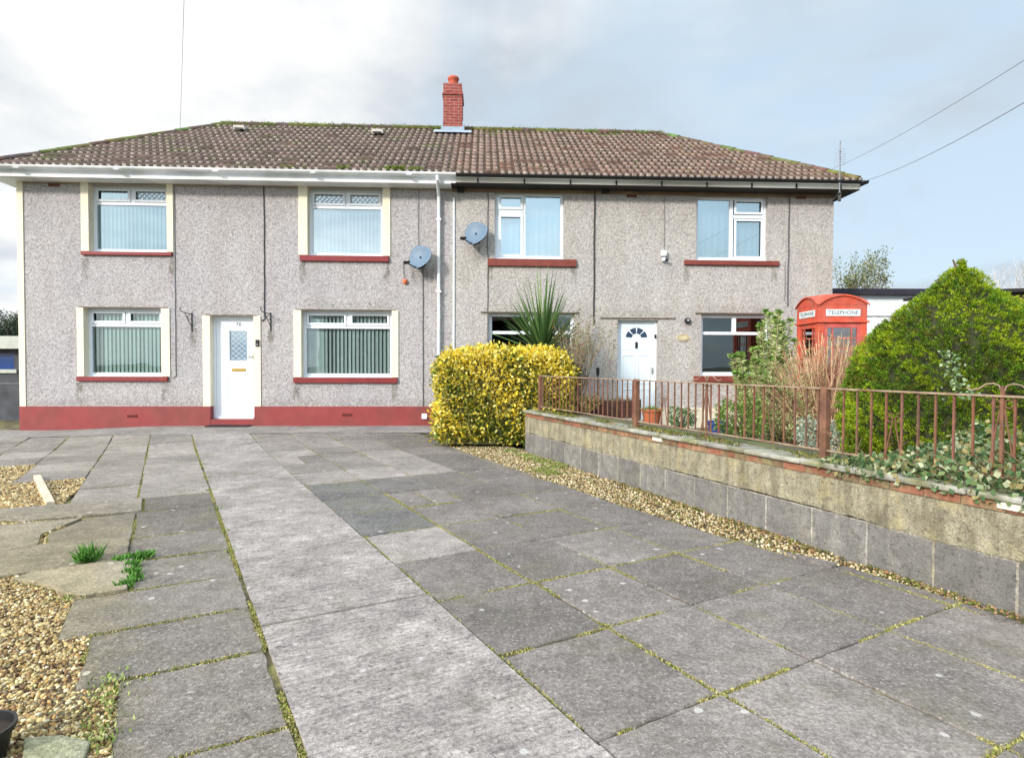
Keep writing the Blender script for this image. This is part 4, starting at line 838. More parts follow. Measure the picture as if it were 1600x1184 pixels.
def ragged(P, amp, step):
    o_ = []
    for i in range(len(P)):
        a, b = P[i], P[(i+1) % len(P)]; Ln = math.hypot(b[0]-a[0], b[1]-a[1]); n = max(1, int(Ln/step)); o_.append(a)
        if Ln < 1e-4: continue
        nx_, ny_ = -(b[1]-a[1])/Ln, (b[0]-a[0])/Ln
        for k in range(1, n):
            t = k/n+random.uniform(-.2, .2)/n; e_ = random.gauss(0, amp) - (random.uniform(.006, .018) if random.random() < .03 else 0)*0
            o_.append((a[0]+(b[0]-a[0])*t+nx_*e_, a[1]+(b[1]-a[1])*t+ny_*e_))
    return o_
def slab_mesh(name, items, mt_, th=.05):
    mb = MB()
    for P, c, z in items:
        if sum(p[1] for p in P)/len(P) < 7: P = ragged(P, .0028, .05)
        k = len(P); ar = sum(P[i][0]*P[(i+1) % k][1]-P[(i+1) % k][0]*P[i][1] for i in range(k))
        if ar < 0: P = P[::-1]
        tx, ty = random.gauss(0, .003), random.gauss(0, .003); cx = sum(p[0] for p in P)/k; cy = sum(p[1] for p in P)/k
        top = lambda p, sh: (cx+(p[0]-cx)*sh, cy+(p[1]-cy)*sh)
        ext = max(math.hypot(p[0]-cx, p[1]-cy) for p in P); sh = 1-.007/ext
        zt = lambda x, y: z+gz(x, y)+(tx*(x-cx)+ty*(y-cy) if ext < 1.2 else 0)
        # long pieces are subdivided so that they follow the ground
        vs = [(p[0], p[1], zt(*p)-th) for p in P]+[(p[0], p[1], zt(*p)-.006) for p in P]+[(*top(p, sh), zt(*top(p, sh))) for p in P]
        fs = [(i, (i+1) % k, k+(i+1) % k, k+i) for i in range(k)]+[(k+i, k+(i+1) % k, 2*k+(i+1) % k, 2*k+i) for i in range(k)]+[tuple(range(2*k, 3*k))]
        mb.add(vs, fs, c)
    o = mb.build(name, mt_); o['kind'] = 'structure'; return o
slab_mesh('paving', slabs, SLABM)
# split the long strip into short flush pieces that follow the rise
sp_items = []
for (u0, u1) in ((-13.1, -3.405), (-3.388, 1.6)):
    n = 14 if u0 < -5 else 3
    for i in range(n):
        a, b = u0+(u1-u0)*i/n, u0+(u1-u0)*(i+1)/n; P = clip_line([uv(a, .424), uv(b, .424), uv(b, 1.350), uv(a, 1.357)], lambda p: p[1]-apron_y(p[0]))
        if len(P) > 2: sp_items.append((P, (.305, .275, .258)))
mb = MB()
for P, c in sp_items:
    P = [p for p in P]
    if sum(P[i][0]*P[(i+1) % len(P)][1]-P[(i+1) % len(P)][0]*P[i][1] for i in range(len(P))) < 0: P = P[::-1]
    k = len(P); vs = [(x, y, gz(x, y)+.004) for x, y in P]+[(x, y, gz(x, y)-.05) for x, y in P]; mb.add(vs, [tuple(range(k))]+[(i, k+i, k+(i+1) % k, (i+1) % k) for i in range(k)], c)
mb.build('concrete_path', STRIPM)['kind'] = 'structure'
# apron along the house front (grid)
mb = MB(); xs = np.linspace(-12.6, -.9, 44)
rows = [0, .25, .5, .75, 1.02]; vs = []
for x in xs:
    y0, y1 = apron_y(x)+.012, HOUSE_LINE(x)+.02
    for r_ in rows: yy = y0+(y1-y0)*r_; vs.append((x, yy, gz(x, yy)+.003))
k = len(rows); mb.add(vs, [(i*k+j, (i+1)*k+j, (i+1)*k+j+1, i*k+j+1) for i in range(len(xs)-1) for j in range(k-1)], (.27, .25, .237)); mb.build('pavement_apron', SLABM)['kind'] = 'structure'

# joints: mossy soil sheet just below the slabs
SOIL = mat('joint_soil', (.09, .075, .045), .95, .5, 14, bump=.5, bscale=60, col2=(.22, .21, .07))
mb = MB(); nx, ny = 60, 44; X0, X1, Y0, Y1 = -22, 3.2, -1.5, 15.2; vs = []
for i in range(nx+1):
    for j in range(ny+1):
        x, y = X0+(X1-X0)*i/nx, Y0+(Y1-Y0)*j/ny; vs.append((x, y, gz(x, y)-.014))
vs = [(x, y, z-.03 if (x*.869+y*.495 < -.95 or (x*.869+y*.495 < -.6 and y < 4.6)) else z) for x, y, z in vs]
mb.add(vs, [(i*(ny+1)+j, (i+1)*(ny+1)+j, (i+1)*(ny+1)+j+1, i*(ny+1)+j+1) for i in range(nx) for j in range(ny)]); mb.build('joint_ground', SOIL)['kind'] = 'structure'
gm = mat('rough_grass_ground', (.07, .085, .035), .95, .3, .6, bump=.4, bscale=20, col2=(.11, .10, .07))
MB().add([(-400, -400, -.06), (400, -400, -.06), (400, 600, -.06), (-400, 600, -.06)], [(0, 1, 2, 3)]).build('ground', gm)['kind'] = 'structure'

# moss and blades in the joints
def inside(px_, py_, P):
    c = np.zeros(len(px_), bool); k = len(P)
    for i in range(k):
        x1, y1 = P[i]; x2, y2 = P[(i+1) % k]; cond = ((y1 > py_) != (y2 > py_)) & (px_ < (x2-x1)*(py_-y1)/((y2-y1) or 1e-9)+x1); c ^= cond
    return c
jp = []
def seg(a, b, dens, wd=.008, thr=.45):
    Ln = math.hypot(a[0]-b[0], a[1]-b[1]); n = int(Ln*dens)
    if n < 1: return
    t = RNG.random(n); x = a[0]+(b[0]-a[0])*t+RNG.normal(0, wd, n); y = a[1]+(b[1]-a[1])*t+RNG.normal(0, wd, n)
    f = np.sin(x*5.1+y*3.3)+np.sin(x*2.3-y*4.7+1)+.7*np.sin(x*13+y*9)
    k = f > thr*3-1.5; jp.append(np.stack([x[k], y[k], np.full(k.sum(), -.010)], 1))
for P, c, z in slabs:
    cx = sum(p[0] for p in P)/len(P); cy = sum(p[1] for p in P)/len(P); far = cy > 6.5
    for i in range(len(P)): seg(P[i], P[(i+1) % len(P)], 110 if far else 520, .006 if not far else .008, .34)
seg(uv(-12.6, .414), uv(0, .414), 1500, .010, .05); seg(uv(-12, 1.353), uv(0, 1.353), 350, .009, .38); seg(uv(-3.395, .43), uv(-3.37, 1.34), 400, .007, .2)
J = np.concatenate(jp); J[:, 2] += np.array([gz(a, b) for a, b in J[:, :2]]); n = len(J)
Dr = RNG.normal(0, .5, (n, 3)); Dr[:, 2] = .8
V, Q, C = leaves(J, Dr, RNG.uniform(.007, .017, n), RNG.uniform(.006, .012, n), pick([(.27, .29, .07), (.38, .35, .12), (.18, .24, .04), (.30, .23, .10), (.44, .40, .19)], n))
np_mesh('joint_moss', V, Q, C, MOSS)['kind'] = 'stuff'; bpy.data.objects['joint_moss']['label'] = 'yellow green moss in the joints between the paving slabs'; bpy.data.objects['joint_moss']['category'] = 'moss'

# gravel
ico_v = []; ph_ = (1+5**.5)/2
for a in (-1, 1):
    for b in (-1, 1): ico_v += [(0, a, b*ph_), (a, b*ph_, 0), (b*ph_, 0, a)]
ico_v = np.array(ico_v, float); ico_v /= np.linalg.norm(ico_v[0])
ico_f = []
for i in range(12):
    for j in range(i+1, 12):
        for k in range(j+1, 12):
            d = [np.linalg.norm(ico_v[a]-ico_v[b]) for a, b in ((i, j), (j, k), (i, k))]
            if max(d) < 1.1:
                n_ = np.cross(ico_v[j]-ico_v[i], ico_v[k]-ico_v[i]); ico_f.append((i, j, k) if n_.dot(ico_v[i]) > 0 else (i, k, j))
ico_f = np.array(ico_f)
STONE = mat('gravel_stone', attr=True, rough=.8, var=.2, scale=60)
def gravel(name, pts, size, cols, label, zb=-.012):
    n = len(pts); sc_ = size[:, None]*RNG.uniform(.6, 1.25, (n, 3))*np.array([1, 1, .6]); q = RNG.normal(size=(n, 4)); q /= np.linalg.norm(q, axis=1)[:, None]
    w_, x, y, z = q.T; Rm = np.stack([1-2*(y*y+z*z), 2*(x*y-z*w_), 2*(x*z+y*w_), 2*(x*y+z*w_), 1-2*(x*x+z*z), 2*(y*z-x*w_), 2*(x*z-y*w_), 2*(y*z+x*w_), 1-2*(x*x+y*y)], 1).reshape(n, 3, 3)
    base = ico_v[None]*(1+RNG.normal(0, .12, (n, 12, 1))); V = np.einsum('nij,nkj->nki', Rm, base*sc_[:, None]); V += pts[:, None, :]
    Q = (ico_f[None]+(np.arange(n)*12)[:, None, None]).reshape(-1, 3); C = np.repeat(pick(cols, n, j=.25), 20, 0)
    o = np_mesh(name, V.reshape(-1, 3), Q, C, STONE); tagit(o, label, 'gravel', kind='stuff'); return o
GC = [lin(196, 174, 118), lin(182, 158, 105), lin(214, 198, 148), lin(160, 130, 84), lin(140, 108, 72), lin(228, 216, 180), lin(170, 152, 110), lin(104, 82, 56), lin(205, 182, 128), lin(90, 66, 46), lin(140, 128, 96), lin(186, 150, 90)]
GC = [tuple(c_*.84 for c_ in q_) for q_ in GC]
def fill(poly, dens, reject=True):
    xs = [p[0] for p in poly]; ys = [p[1] for p in poly]; A_ = (max(xs)-min(xs))*(max(ys)-min(ys)); n = int(A_*dens)
    x = RNG.uniform(min(xs), max(xs), n); y = RNG.uniform(min(ys), max(ys), n); k = inside(x, y, poly)
    if reject:
        for P, c, z in slabs: k &= ~inside(x, y, P)
        for P, c, z in STRIP: k &= ~inside(x, y, P)
    return x[k], y[k]
polyN = [(-4.6, 5.6), (-1.2, 3.6), (-.2, .8), (-1.6, .8), (-2.6, 2.4), (-4.9, 4.6)]; polyF = [(-4.3, 5.7), (-6.2, 9.6), (-9.4, 11.1), (-10.6, 10.8), (-9.0, 8.0), (-5.2, 4.6)]
x, y = fill(polyN, 11000); x2, y2 = fill(polyF, 6000)
# keep the paved columns free, gravel only lies left of the ragged edge
pt = np.stack([np.r_[x, x2], np.r_[y, y2], np.zeros(len(x)+len(x2))], 1); vv = pt[:, :2] @ np.array([.869, .495]); pt = pt[vv < -.14]
def in_slabs(X, Y):
    r_ = np.zeros(len(X), bool)
    for P, c, z in slabs: r_ |= inside(X, Y, P)
    return r_
jn = np.zeros(len(pt), bool)
for (dx_, dy_) in ((.495, -.869), (.869, .495), (.965, -.26), (.26, .965)):
    jn |= in_slabs(pt[:, 0]+dx_*.035, pt[:, 1]+dy_*.035) & in_slabs(pt[:, 0]-dx_*.035, pt[:, 1]-dy_*.035)
pt = pt[~jn]
pt[:, 2] = -.010+.014*np.sin(pt[:, 0]*4)*np.sin(pt[:, 1]*3.1)+RNG.uniform(-.008, .008, len(pt))
gravel('gravel_bed', pt, RNG.uniform(.006, .015, len(pt))*(1+.3*(pt[:, 1] > 4)), GC, 'loose buff gravel bed left of the broken paving edge')
# right strip
WA, WB = Vector((.21, 9.66, 0)), Vector((2.82, 3.31, 0)); WD = (WB-WA).normalized(); WN = Vector((-WD.y, WD.x, 0)) if (-WD.y) > 0 else Vector((WD.y, -WD.x, 0))
def wl(t, off, z=0): p = WA+WD*t+WN*off; return Vector((p.x, p.y, z))
x = []; y = []
nT = 9500
t = RNG.uniform(-3.0, 6.6, nT*3); o_ = -RNG.uniform(0, 1.3, nT*3); px_ = WA.x+WD.x*t+WN.x*o_; py_ = WA.y+WD.y*t+WN.y*o_
keep = np.ones(len(t), bool)
for P, c, z in slabs: keep &= ~inside(px_, py_, P)
keep &= ((px_*.869+py_*.495) > np.array([grav_v(u_) for u_ in (px_*.495-py_*.869)])-.015-RNG.exponential(.012, len(t)))
keep &= ((px_*.869+py_*.495) > 1.5) & (py_ < 12.0)
pt = np.stack([px_[keep], py_[keep], -.006+RNG.uniform(-.006, .012, keep.sum())], 1)
PALEG = [lin(222, 205, 160), lin(236, 226, 192), lin(208, 186, 140), lin(190, 160, 112), lin(170, 132, 92), lin(228, 214, 176)]
PALEG = [tuple(c_*.70 for c_ in q_) for q_ in PALEG]+[lin(120, 98, 66), lin(96, 82, 54), lin(112, 112, 50)]
gravel('gravel_strip', pt, RNG.uniform(.007, .015, len(pt)), PALEG, 'pale gravel strip between the paving and the retaining wall')
# dry leaf litter and moss at the wall foot
tt = RNG.uniform(2.5, 8.5, 2600); oo = -np.abs(RNG.normal(0, .045, 2600))-.01; P_ = np.stack([WA.x+WD.x*tt+WN.x*oo, WA.y+WD.y*tt+WN.y*oo, RNG.uniform(0, .012, 2600)], 1)
k = (np.sin(tt*4.1)+np.sin(tt*9.3+1)) > -.9; P_ = P_[k]; Dr = RNG.normal(0, 1, (len(P_), 3)); Dr[:, 2] = np.abs(Dr[:, 2])*.3
V, Q, C = leaves(P_, Dr, RNG.uniform(.012, .035, len(P_)), RNG.uniform(.008, .02, len(P_)), pick([(.13, .15, .03), (.20, .19, .05), (.30, .15, .08), (.09, .12, .02), (.33, .22, .12)], len(P_)))
tagit(np_mesh('wall_foot_moss', V, Q, C, MOSS), 'moss and dry leaf litter along the foot of the retaining wall', 'moss', kind='stuff')
# timber edging, stone flag, pot at the left
tm = MB(); tm.bar((0, 0, 0), (.0, .0, 0), .05, .05) if False else None
a, b = gp(58, 747), gp(79, 790); tm.bar((a.x, a.y, .012), (b.x, b.y, .012), .07, .06); tagit(tm.build('timber_edging', mat('weathered_timber', lin(196, 182, 160), .85, .25, 9, stretch=(3, 1, 1)), bevel=.005), 'short weathered timber edging piece lying in the left gravel', 'timber')
fl = MB(); P = [gp(34, 1200), gp(38, 1158), gp(98, 1154), gp(142, 1164), gp(128, 1200)]; fl.prism([(p.x, p.y) for p in P], -.03, .018, (.30, .31, .24)); tagit(fl.build('stone_flag', SLABM, bevel=.006), 'loose pale flagstone in the gravel at the lower left corner', 'flagstone')
pc = gp(4, 1180); pr = empty('plant_pot', (pc.x-.075, pc.y-.02, 0), 0, 'black plastic plant pot standing on gravel in the lower left corner', 'plant pot')
MB().lathe([(.0, .0), (.085, .0), (.105, .17), (.115, .172), (.115, .20), (.105, .20), (.10, .15), (0, .15)], n=28).build('pot', BLACKP, pr, smooth=False)
MB().lathe([(0, .155), (.10, .152)], n=20).build('compost', mat('compost', (.03, .02, .015), 1, .4, 40), pr); pr.scale = (1, 1, .55)

# green weeds
def blades(name, centers, n_per, h, cols, label, cat, spread=.05, wd=.006, root=None):
    P = np.repeat(np.array(centers), n_per, 0); n = len(P); P = P+np.c_[RNG.normal(0, spread, (n, 2)), np.zeros(n)]
    Dr = RNG.normal(0, .45, (n, 3)); Dr[:, 2] = .8; V, Q, C = leaves(P, Dr, RNG.uniform(.5, 1.1, n)*h, wd, pick(cols, n), .1)
    return tagit(np_mesh(name, V, Q, C, MOSS), label, cat)
GW = [(.10, .26, .04), (.14, .33, .06), (.08, .20, .03)]
p = gp(135, 880); blades('weed_clump', [(p.x, p.y, 0), (p.x+.01, p.y+.02, 0)], 120, .15, GW, 'upright bright green weed clump on the left paving edge', 'weed', .018, .012)
cs_ = [gp(x_, y_) for x_, y_ in ((205, 874), (208, 885), (206, 897), (210, 906), (196, 916), (190, 878), (218, 872), (230, 870))]
blades('weed_patch', [(q.x, q.y, 0) for q in cs_], 110, .06, GW, 'trailing bright green weed patch in the slab joint right of the upright clump', 'weed', .020, .012)['kind'] = 'stuff'
cs_ = [gp(x_, y_) for x_, y_ in ((165, 1100), (170, 1130), (150, 1150), (160, 1165), (172, 1080), (178, 1060), (105, 935))]
blades('weed_mat', [(q.x, q.y, 0) for q in cs_], 45, .028, [(.26, .34, .09), (.36, .40, .14), (.18, .26, .06)], 'low green weeds in the gravel at the bottom left paving edge', 'weed', .045, .010)['kind'] = 'stuff'
cs_ = [gp(x_, y_) for x_, y_ in ((820, 712), (850, 722), (870, 730), (835, 718), (860, 740), (845, 735), (800, 705), (880, 726))]
blades('grass_patch', [(q.x, q.y, 0) for q in cs_], 160, .05, [(.15, .25, .04), (.24, .28, .07)], 'short grass patch at the near end of the yellow hedge', 'grass patch', .09, .008)['kind'] = 'stuff'
cs_ = [uv(u_, .42) for u_ in (-4.9, -5.5, -9.0, -9.3, -10.8, -7.4, -6.4, -8.2)]
blades('joint_grass', [(*q, -.01) for q in cs_], 60, .03, [(.17, .24, .04), (.24, .28, .08)], 'tufts of grass in the joint beside the concrete path', 'grass', .03, .008)['kind'] = 'stuff'

# ------------------------------------------------------------------ retaining wall
WT0, WT1 = -.0, 9.5; ZC = .66
WYAW = math.atan2(WD.y, WD.x)
wroot = empty('retaining_wall', (WA.x, WA.y, 0), WYAW, 'long low retaining wall of grey blocks and mossy render topped with bricks and coping', 'wall')
# local frame: x along wall (towards the camera), y = left normal of WD; the garden lies on WN
sgn = 1 if Vector((-WD.y, WD.x, 0)).dot(WN) > 0 else -1
def wb(mb, t0, t1, o0, o1, z0, z1, c=None): mb.box((t0, min(sgn*o0, sgn*o1), z0), (t1, max(sgn*o0, sgn*o1), z1), c)
def wallmat(name, base, c2, spk=.35, stain=(.3, .25, .12), yel=.5):
    m = bpy.data.materials.new(name); m.use_nodes = True; nt = m.node_tree; N = nt.nodes.new; L = nt.links.new
    b = nt.nodes['Principled BSDF']; b.inputs['Roughness'].default_value = .9; b.inputs['Specular IOR Level'].default_value = .2
    tc = N('ShaderNodeTexCoord'); O = tc.outputs['Object']; a = N('ShaderNodeAttribute'); a.attribute_name = 'Col'
    def noise(sc, det=4, rough=.6, vec=O):
        n = N('ShaderNodeTexNoise'); n.inputs['Scale'].default_value = sc; n.inputs['Detail'].default_value = det; n.inputs['Roughness'].default_value = rough; L(vec, n.inputs['Vector']); return n.outputs[0]
    def mr(x, i0, i1, o0, o1):
        r = N('ShaderNodeMapRange'); r.inputs[1].default_value = i0; r.inputs[2].default_value = i1; r.inputs[3].default_value = o0; r.inputs[4].default_value = o1; L(x, r.inputs[0]); return r.outputs[0]
    mp = N('ShaderNodeMapping'); mp.inputs['Scale'].default_value = (6, 6, 1.1); L(O, mp.inputs[0])
    st = noise(1.6, 6, .65, mp.outputs[0]); fine = noise(70, 3, .7); med = noise(8, 5, .7)
    q = N('ShaderNodeMath'); q.operation = 'MULTIPLY'; L(mr(fine, .3, .7, 1-spk, 1+spk), q.inputs[0]); L(mr(med, .3, .7, .62, 1.30), q.inputs[1])
    s = N('ShaderNodeVectorMath'); s.operation = 'SCALE'; L(a.outputs['Color'], s.inputs[0]); L(q.outputs[0], s.inputs[3])
    m1 = N('ShaderNodeMix'); m1.data_type = 'RGBA'; L(mr(st, .46, .68, 0, .8), m1.inputs[0]); L(s.outputs[0], m1.inputs[6]); m1.inputs[7].default_value = (*c2, 1)
    m2 = N('ShaderNodeMix'); m2.data_type = 'RGBA'; L(mr(noise(4.2, 6, .7), .52, .70, 0, yel), m2.inputs[0]); L(m1.outputs[2], m2.inputs[6]); m2.inputs[7].default_value = (*stain, 1)
    dk = N('ShaderNodeMix'); dk.data_type = 'RGBA'; L(mr(noise(24, 4, .75), .54, .66, 0, .75), dk.inputs[0]); L(m2.outputs[2], dk.inputs[6]); dk.inputs[7].default_value = (.085, .075, .055, 1)
    L(dk.outputs[2], b.inputs['Base Color']); bm = N('ShaderNodeBump'); bm.inputs['Strength'].default_value = .9; bm.inputs['Distance'].default_value = .012; L(fine, bm.inputs['Height']); L(bm.outputs[0], b.inputs['Normal'])
    return m
BLOCKM = wallmat('grey_block', None, (.17, .165, .16), .34, (.36, .33, .25), .35); RENDM = wallmat('mossy_render', None, (.13, .115, .075), .42, (.50, .43, .20), .6)
bk = MB(); t = WT0; k = 0
while t < WT1:
    ln = .455; c = random.uniform(.16, .24); wb(bk, t+.006, t+ln-.006, random.uniform(0, .004), .22, -.1, .295+random.uniform(-.004, .004), (c*1.03, c*.99, c*.92)); t += ln; k += 1
bk.build('block_course', BLOCKM, wroot, bevel=.008)
mo = MB(); wb(mo, WT0, WT1, .006, .2, -.1, .301, (.42, .39, .34)); mo.build('mortar', RENDM, wroot)
rb = MB(); n = 320; vs = []; wob = 0
for i in range(n+1):   # render skim with a ragged lower edge over the blocks
    a = WT0+(WT1-WT0)*i/n; wob = wob*.8+random.gauss(0, .0022); zl = .305+wob*1.2+.008*math.sin(a*1.7); b_o = -.001+random.gauss(0, .0015)
    for (oo_, zz_) in ((.004, zl), (b_o, zl+.004), (b_o, .43), (b_o+.002, .552), (.2, .552)): vs.append((a, sgn*oo_, zz_))
rb.add(vs, [((5*i+k, 5*(i+1)+k, 5*(i+1)+k+1, 5*i+k+1) if sgn > 0 else (5*i+k+1, 5*(i+1)+k+1, 5*(i+1)+k, 5*i+k)) for i in range(n) for k in range(4)], (.33, .30, .215))
rb.add([(WT0, sgn*.0, .30), (WT0, sgn*.21, .30), (WT0, sgn*.21, .552), (WT0, sgn*.0, .552)], [(0, 1, 2, 3)], (.33, .30, .215))
rb.build('render_band', RENDM, wroot)
bb = MB(); t = WT0
while t < WT1:
    ln = .225; cb_ = random.choice([lin(150, 100, 78), lin(134, 88, 68), lin(162, 120, 92), lin(120, 88, 68)]); wb(bb, t+.005, t+ln-.005, .004+random.uniform(0, .006), .21, .556, .618, cb_); t += ln
bb.build('brick_course', mat('old_brick', attr=True, rough=.9, var=.3, scale=22, bump=.5, bscale=80, col2=(.22, .19, .10)), wroot, bevel=.004)
wb(mm2 := MB(), WT0, WT1, .014, .2, .552, .62, (.3, .27, .2)); mm2.build('mortar', RENDM, wroot)
cp_ = MB(); t = WT0-.03
while t < WT1:
    ln = .60; c = random.uniform(.24, .32); wb(cp_, t+.003, t+ln-.003, -.035+random.uniform(-.004, .004), .24, .62, ZC+random.uniform(-.003, .003), (c*1.02, c, c*.86)); t += ln
cp_.build('coping', mat('coping_stone', attr=True, rough=.9, var=.3, scale=10, bump=.5, bscale=60, col2=(.17, .17, .07)), wroot, bevel=.012)
# flaking pale paint where the coping is chipped
ch_ = MB()
for (t0_, t1_) in ((3.42, 3.58), (6.72, 7.25)): wb(ch_, t0_, t1_, -.010, .02, .575, .617, (.7, .7, .66))
ch_.build('paint_patch', mat('flaking_white_paint', lin(225, 225, 205), .8, .15, 30), wroot, bevel=.006)

# ------------------------------------------------------------------ garden ground (behind the wall)
def garden_z(x, y):
    p = Vector((x, y, 0))-WA; d = p.dot(WN); t = p.dot(WD); sm = lambda q: (lambda c: c*c*(3-2*c))(min(max(q, 0), 1))
    z = .60-.40*sm((d-.6)/3.2); z *= sm((t+2.3)/1.9) if t < -.4 else 1
    return max(z, .02)
mb = MB(); nt_, nd_ = 60, 30; vs = []
for i in range(nt_+1):
    for j in range(nd_+1):
        tt_ = -4.2+(13.5)*i/nt_; dd_ = .21+14*(j/nd_)**1.5; p = wl(tt_, dd_); vs.append((p.x, p.y, garden_z(p.x, p.y)+.02*math.sin(p.x*7)*math.sin(p.y*6)-.03))
mb.add(vs, [(i*(nd_+1)+j, (i+1)*(nd_+1)+j, (i+1)*(nd_+1)+j+1, i*(nd_+1)+j+1) for i in range(nt_) for j in range(nd_)])
mb.build('garden_ground', mat('garden_soil', (.10, .085, .055), .95, .4, 5, bump=.6, bscale=30, col2=(.10, .13, .03)))['kind'] = 'structure'
# moss and low growth on and behind the coping
n = 9000; tt = RNG.uniform(.3, 6.4, n); oo = RNG.uniform(.02, .55, n)**1.0; f = np.sin(tt*2.3)+np.sin(tt*5.9+oo*9)+RNG.normal(0, .5, n); k = (f > -.1) & (oo > .02+.06*(tt > 5.4)); tt, oo = tt[k], oo[k]
P_ = np.stack([WA.x+WD.x*tt+WN.x*oo, WA.y+WD.y*tt+WN.y*oo, np.where(oo < .24, ZC-.003, .60)], 1); Dr = RNG.normal(0, .7, (len(P_), 3)); Dr[:, 2] = np.abs(Dr[:, 2])+.2
V, Q, C = leaves(P_, Dr, RNG.uniform(.015, .045, len(P_)), RNG.uniform(.01, .022, len(P_)), pick([(.12, .15, .02), (.17, .18, .03), (.22, .20, .06), (.08, .11, .02), (.24, .17, .09)], len(P_)))
tagit(np_mesh('coping_moss', V, Q, C, MOSS), 'yellow green moss spreading over the coping behind the railing', 'moss', kind='stuff')

# ------------------------------------------------------------------ railing
RUST = mat('rusty_iron', attr=True, rough=.75, var=.3, scale=14, bump=.4, bscale=60, col2=(.21, .10, .055))
froot = empty('iron_railing', (WA.x, WA.y, 0), WYAW, 'rusty brown iron railing with thin upright bars on top of the retaining wall', 'railing')
fo = .14*sgn; ZT = 1.205; rc = (.165, .078, .048); rc2 = (.32, .235, .165)
PT = [.27, 2.9, 5.45, 8.0]
ft0, ft1 = PT[0]-.03, 9.3
MB().box((ft0, fo-.019, ZT-.006), (ft1, fo+.019, ZT+.006), rc2).build('top_rail', RUST, froot, bevel=.002)
MB().box((ft0, fo-.014, .725), (ft1, fo+.014, .735), rc2).build('bottom_rail', RUST, froot, bevel=.002)
for t in PT: MB().box((t-.027, fo-.027, ZC-.01), (t+.027, fo+.027, ZT+.012 if t != PT[1] else ZT+.014), rc).build('post', RUST, froot, bevel=.004)
t = PT[0]+.1; bars = []
TALL = [4.10, 6.66]; LOW = [3.42, 4.87, 6.0]
bcount = 0
while t < ft1:
    if all(abs(t-q) > .05 for q in PT):
        MB().box((t-.006, fo-.006, .735), (t+.006, fo+.006, ZT-.006), tuple(c*random.uniform(.8, 1.25) for c in rc)).build('bar', RUST, froot); bcount += 1
    t += .1115
def ring(mb, t_, z_, r_, dy=0): mb.tube([(t_+r_*math.cos(a), fo+dy, z_+r_*math.sin(a)) for a in np.linspace(0, 2*math.pi, 11)], .0045, 4, rc, caps=False)
for t_ in TALL:
    mb = MB(); mb.box((t_-.009, fo-.009, ZC), (t_+.009, fo+.009, ZT+.06), rc)
    for sg in (-1, 1):
        mb.tube([(t_+sg*.008, fo, ZT+.03), (t_+sg*.02, fo, ZT+.062), (t_+sg*.05, fo, ZT+.075), (t_+sg*.09, fo, ZT+.068), (t_+sg*.13, fo, ZT+.04), (t_+sg*.17, fo, ZT+.03), (t_+sg*.20, fo, ZT+.045)], .0045, 4, rc2)
        ring(mb, t_+sg*.034, ZT-.045, .024); mb.tube([(t_+sg*.012, fo, ZT-.075), (t_+sg*.085, fo, ZC+.02)], .005, 4, rc)
    mb.build('scroll_finial', RUST, froot)
for t_ in LOW:
    mb = MB()
    for sg in (-1, 1):
        ring(mb, t_+sg*.028, ZT-.19, .020); mb.tube([(t_+sg*.01, fo+.01, ZT-.155), (t_+sg*.05, fo+.01, ZT-.15), (t_+sg*.06, fo+.01, ZT-.17)], .0045, 4, rc); mb.tube([(t_+sg*.01, fo, ZT-.21), (t_+sg*.06, fo, .74)], .0045, 4, rc)
    mb.build('scroll_ornament', RUST, froot)

# ------------------------------------------------------------------ plants
LEAFM = mat('leaf', attr=True, rough=.6, var=.15, scale=4, transl=.25, spec=.3)
BARK = mat('bark', attr=True, rough=.9, var=.25, scale=20, bump=.3)
def wd_(n, lo, hi): return RNG.uniform(lo, hi, n)

# golden hedge
hroot = empty('variegated_hedge', (-.15, 10.6, 0), 0, 'clipped golden variegated hedge with yellow and green leaves at the wall end', 'hedge')
hx0, hx1, hy0, hy1, hz1 = -1.30, 1.0, 9.98, 11.35, 1.60
def hedge_pts(n, inset):
    # points on a rounded box surface with bumps
    u = RNG.uniform(-1, 1, (n, 3)); ax = RNG.choice(3, n, p=[.28, .42, .30]); s_ = np.sign(RNG.uniform(-1, 1, n)); s_ = np.where(ax == 2, 1, s_)
    u[np.arange(n), ax] = s_; Nn = np.zeros((n, 3)); Nn[np.arange(n), ax] = s_
    # round the corners
    p = np.sign(u)*np.abs(u)**1.0; r4 = (np.abs(p)**5).sum(1)**(1/5); p = p/r4[:, None]; Nn = unit(np.sign(p)*np.abs(p)**6)
    bump_ = .04*np.sin(p[:, 0]*7+p[:, 2]*4+p[:, 1]*3)+.035*np.sin(p[:, 0]*17+p[:, 1]*7+p[:, 2]*13)
    X = np.stack([(hx0+hx1)/2+(hx1-hx0)/2*p[:, 0], (hy0+hy1)/2+(hy1-hy0)/2*p[:, 1], hz1/2+hz1/2*p[:, 2]], 1)
    return X+Nn*(bump_-inset)[:, None], Nn
n = 30000; P_, Nn = hedge_pts(n, np.where(RNG.random(n) < .06, RNG.uniform(-.10, 0, n), RNG.uniform(-.03, .13, n)))
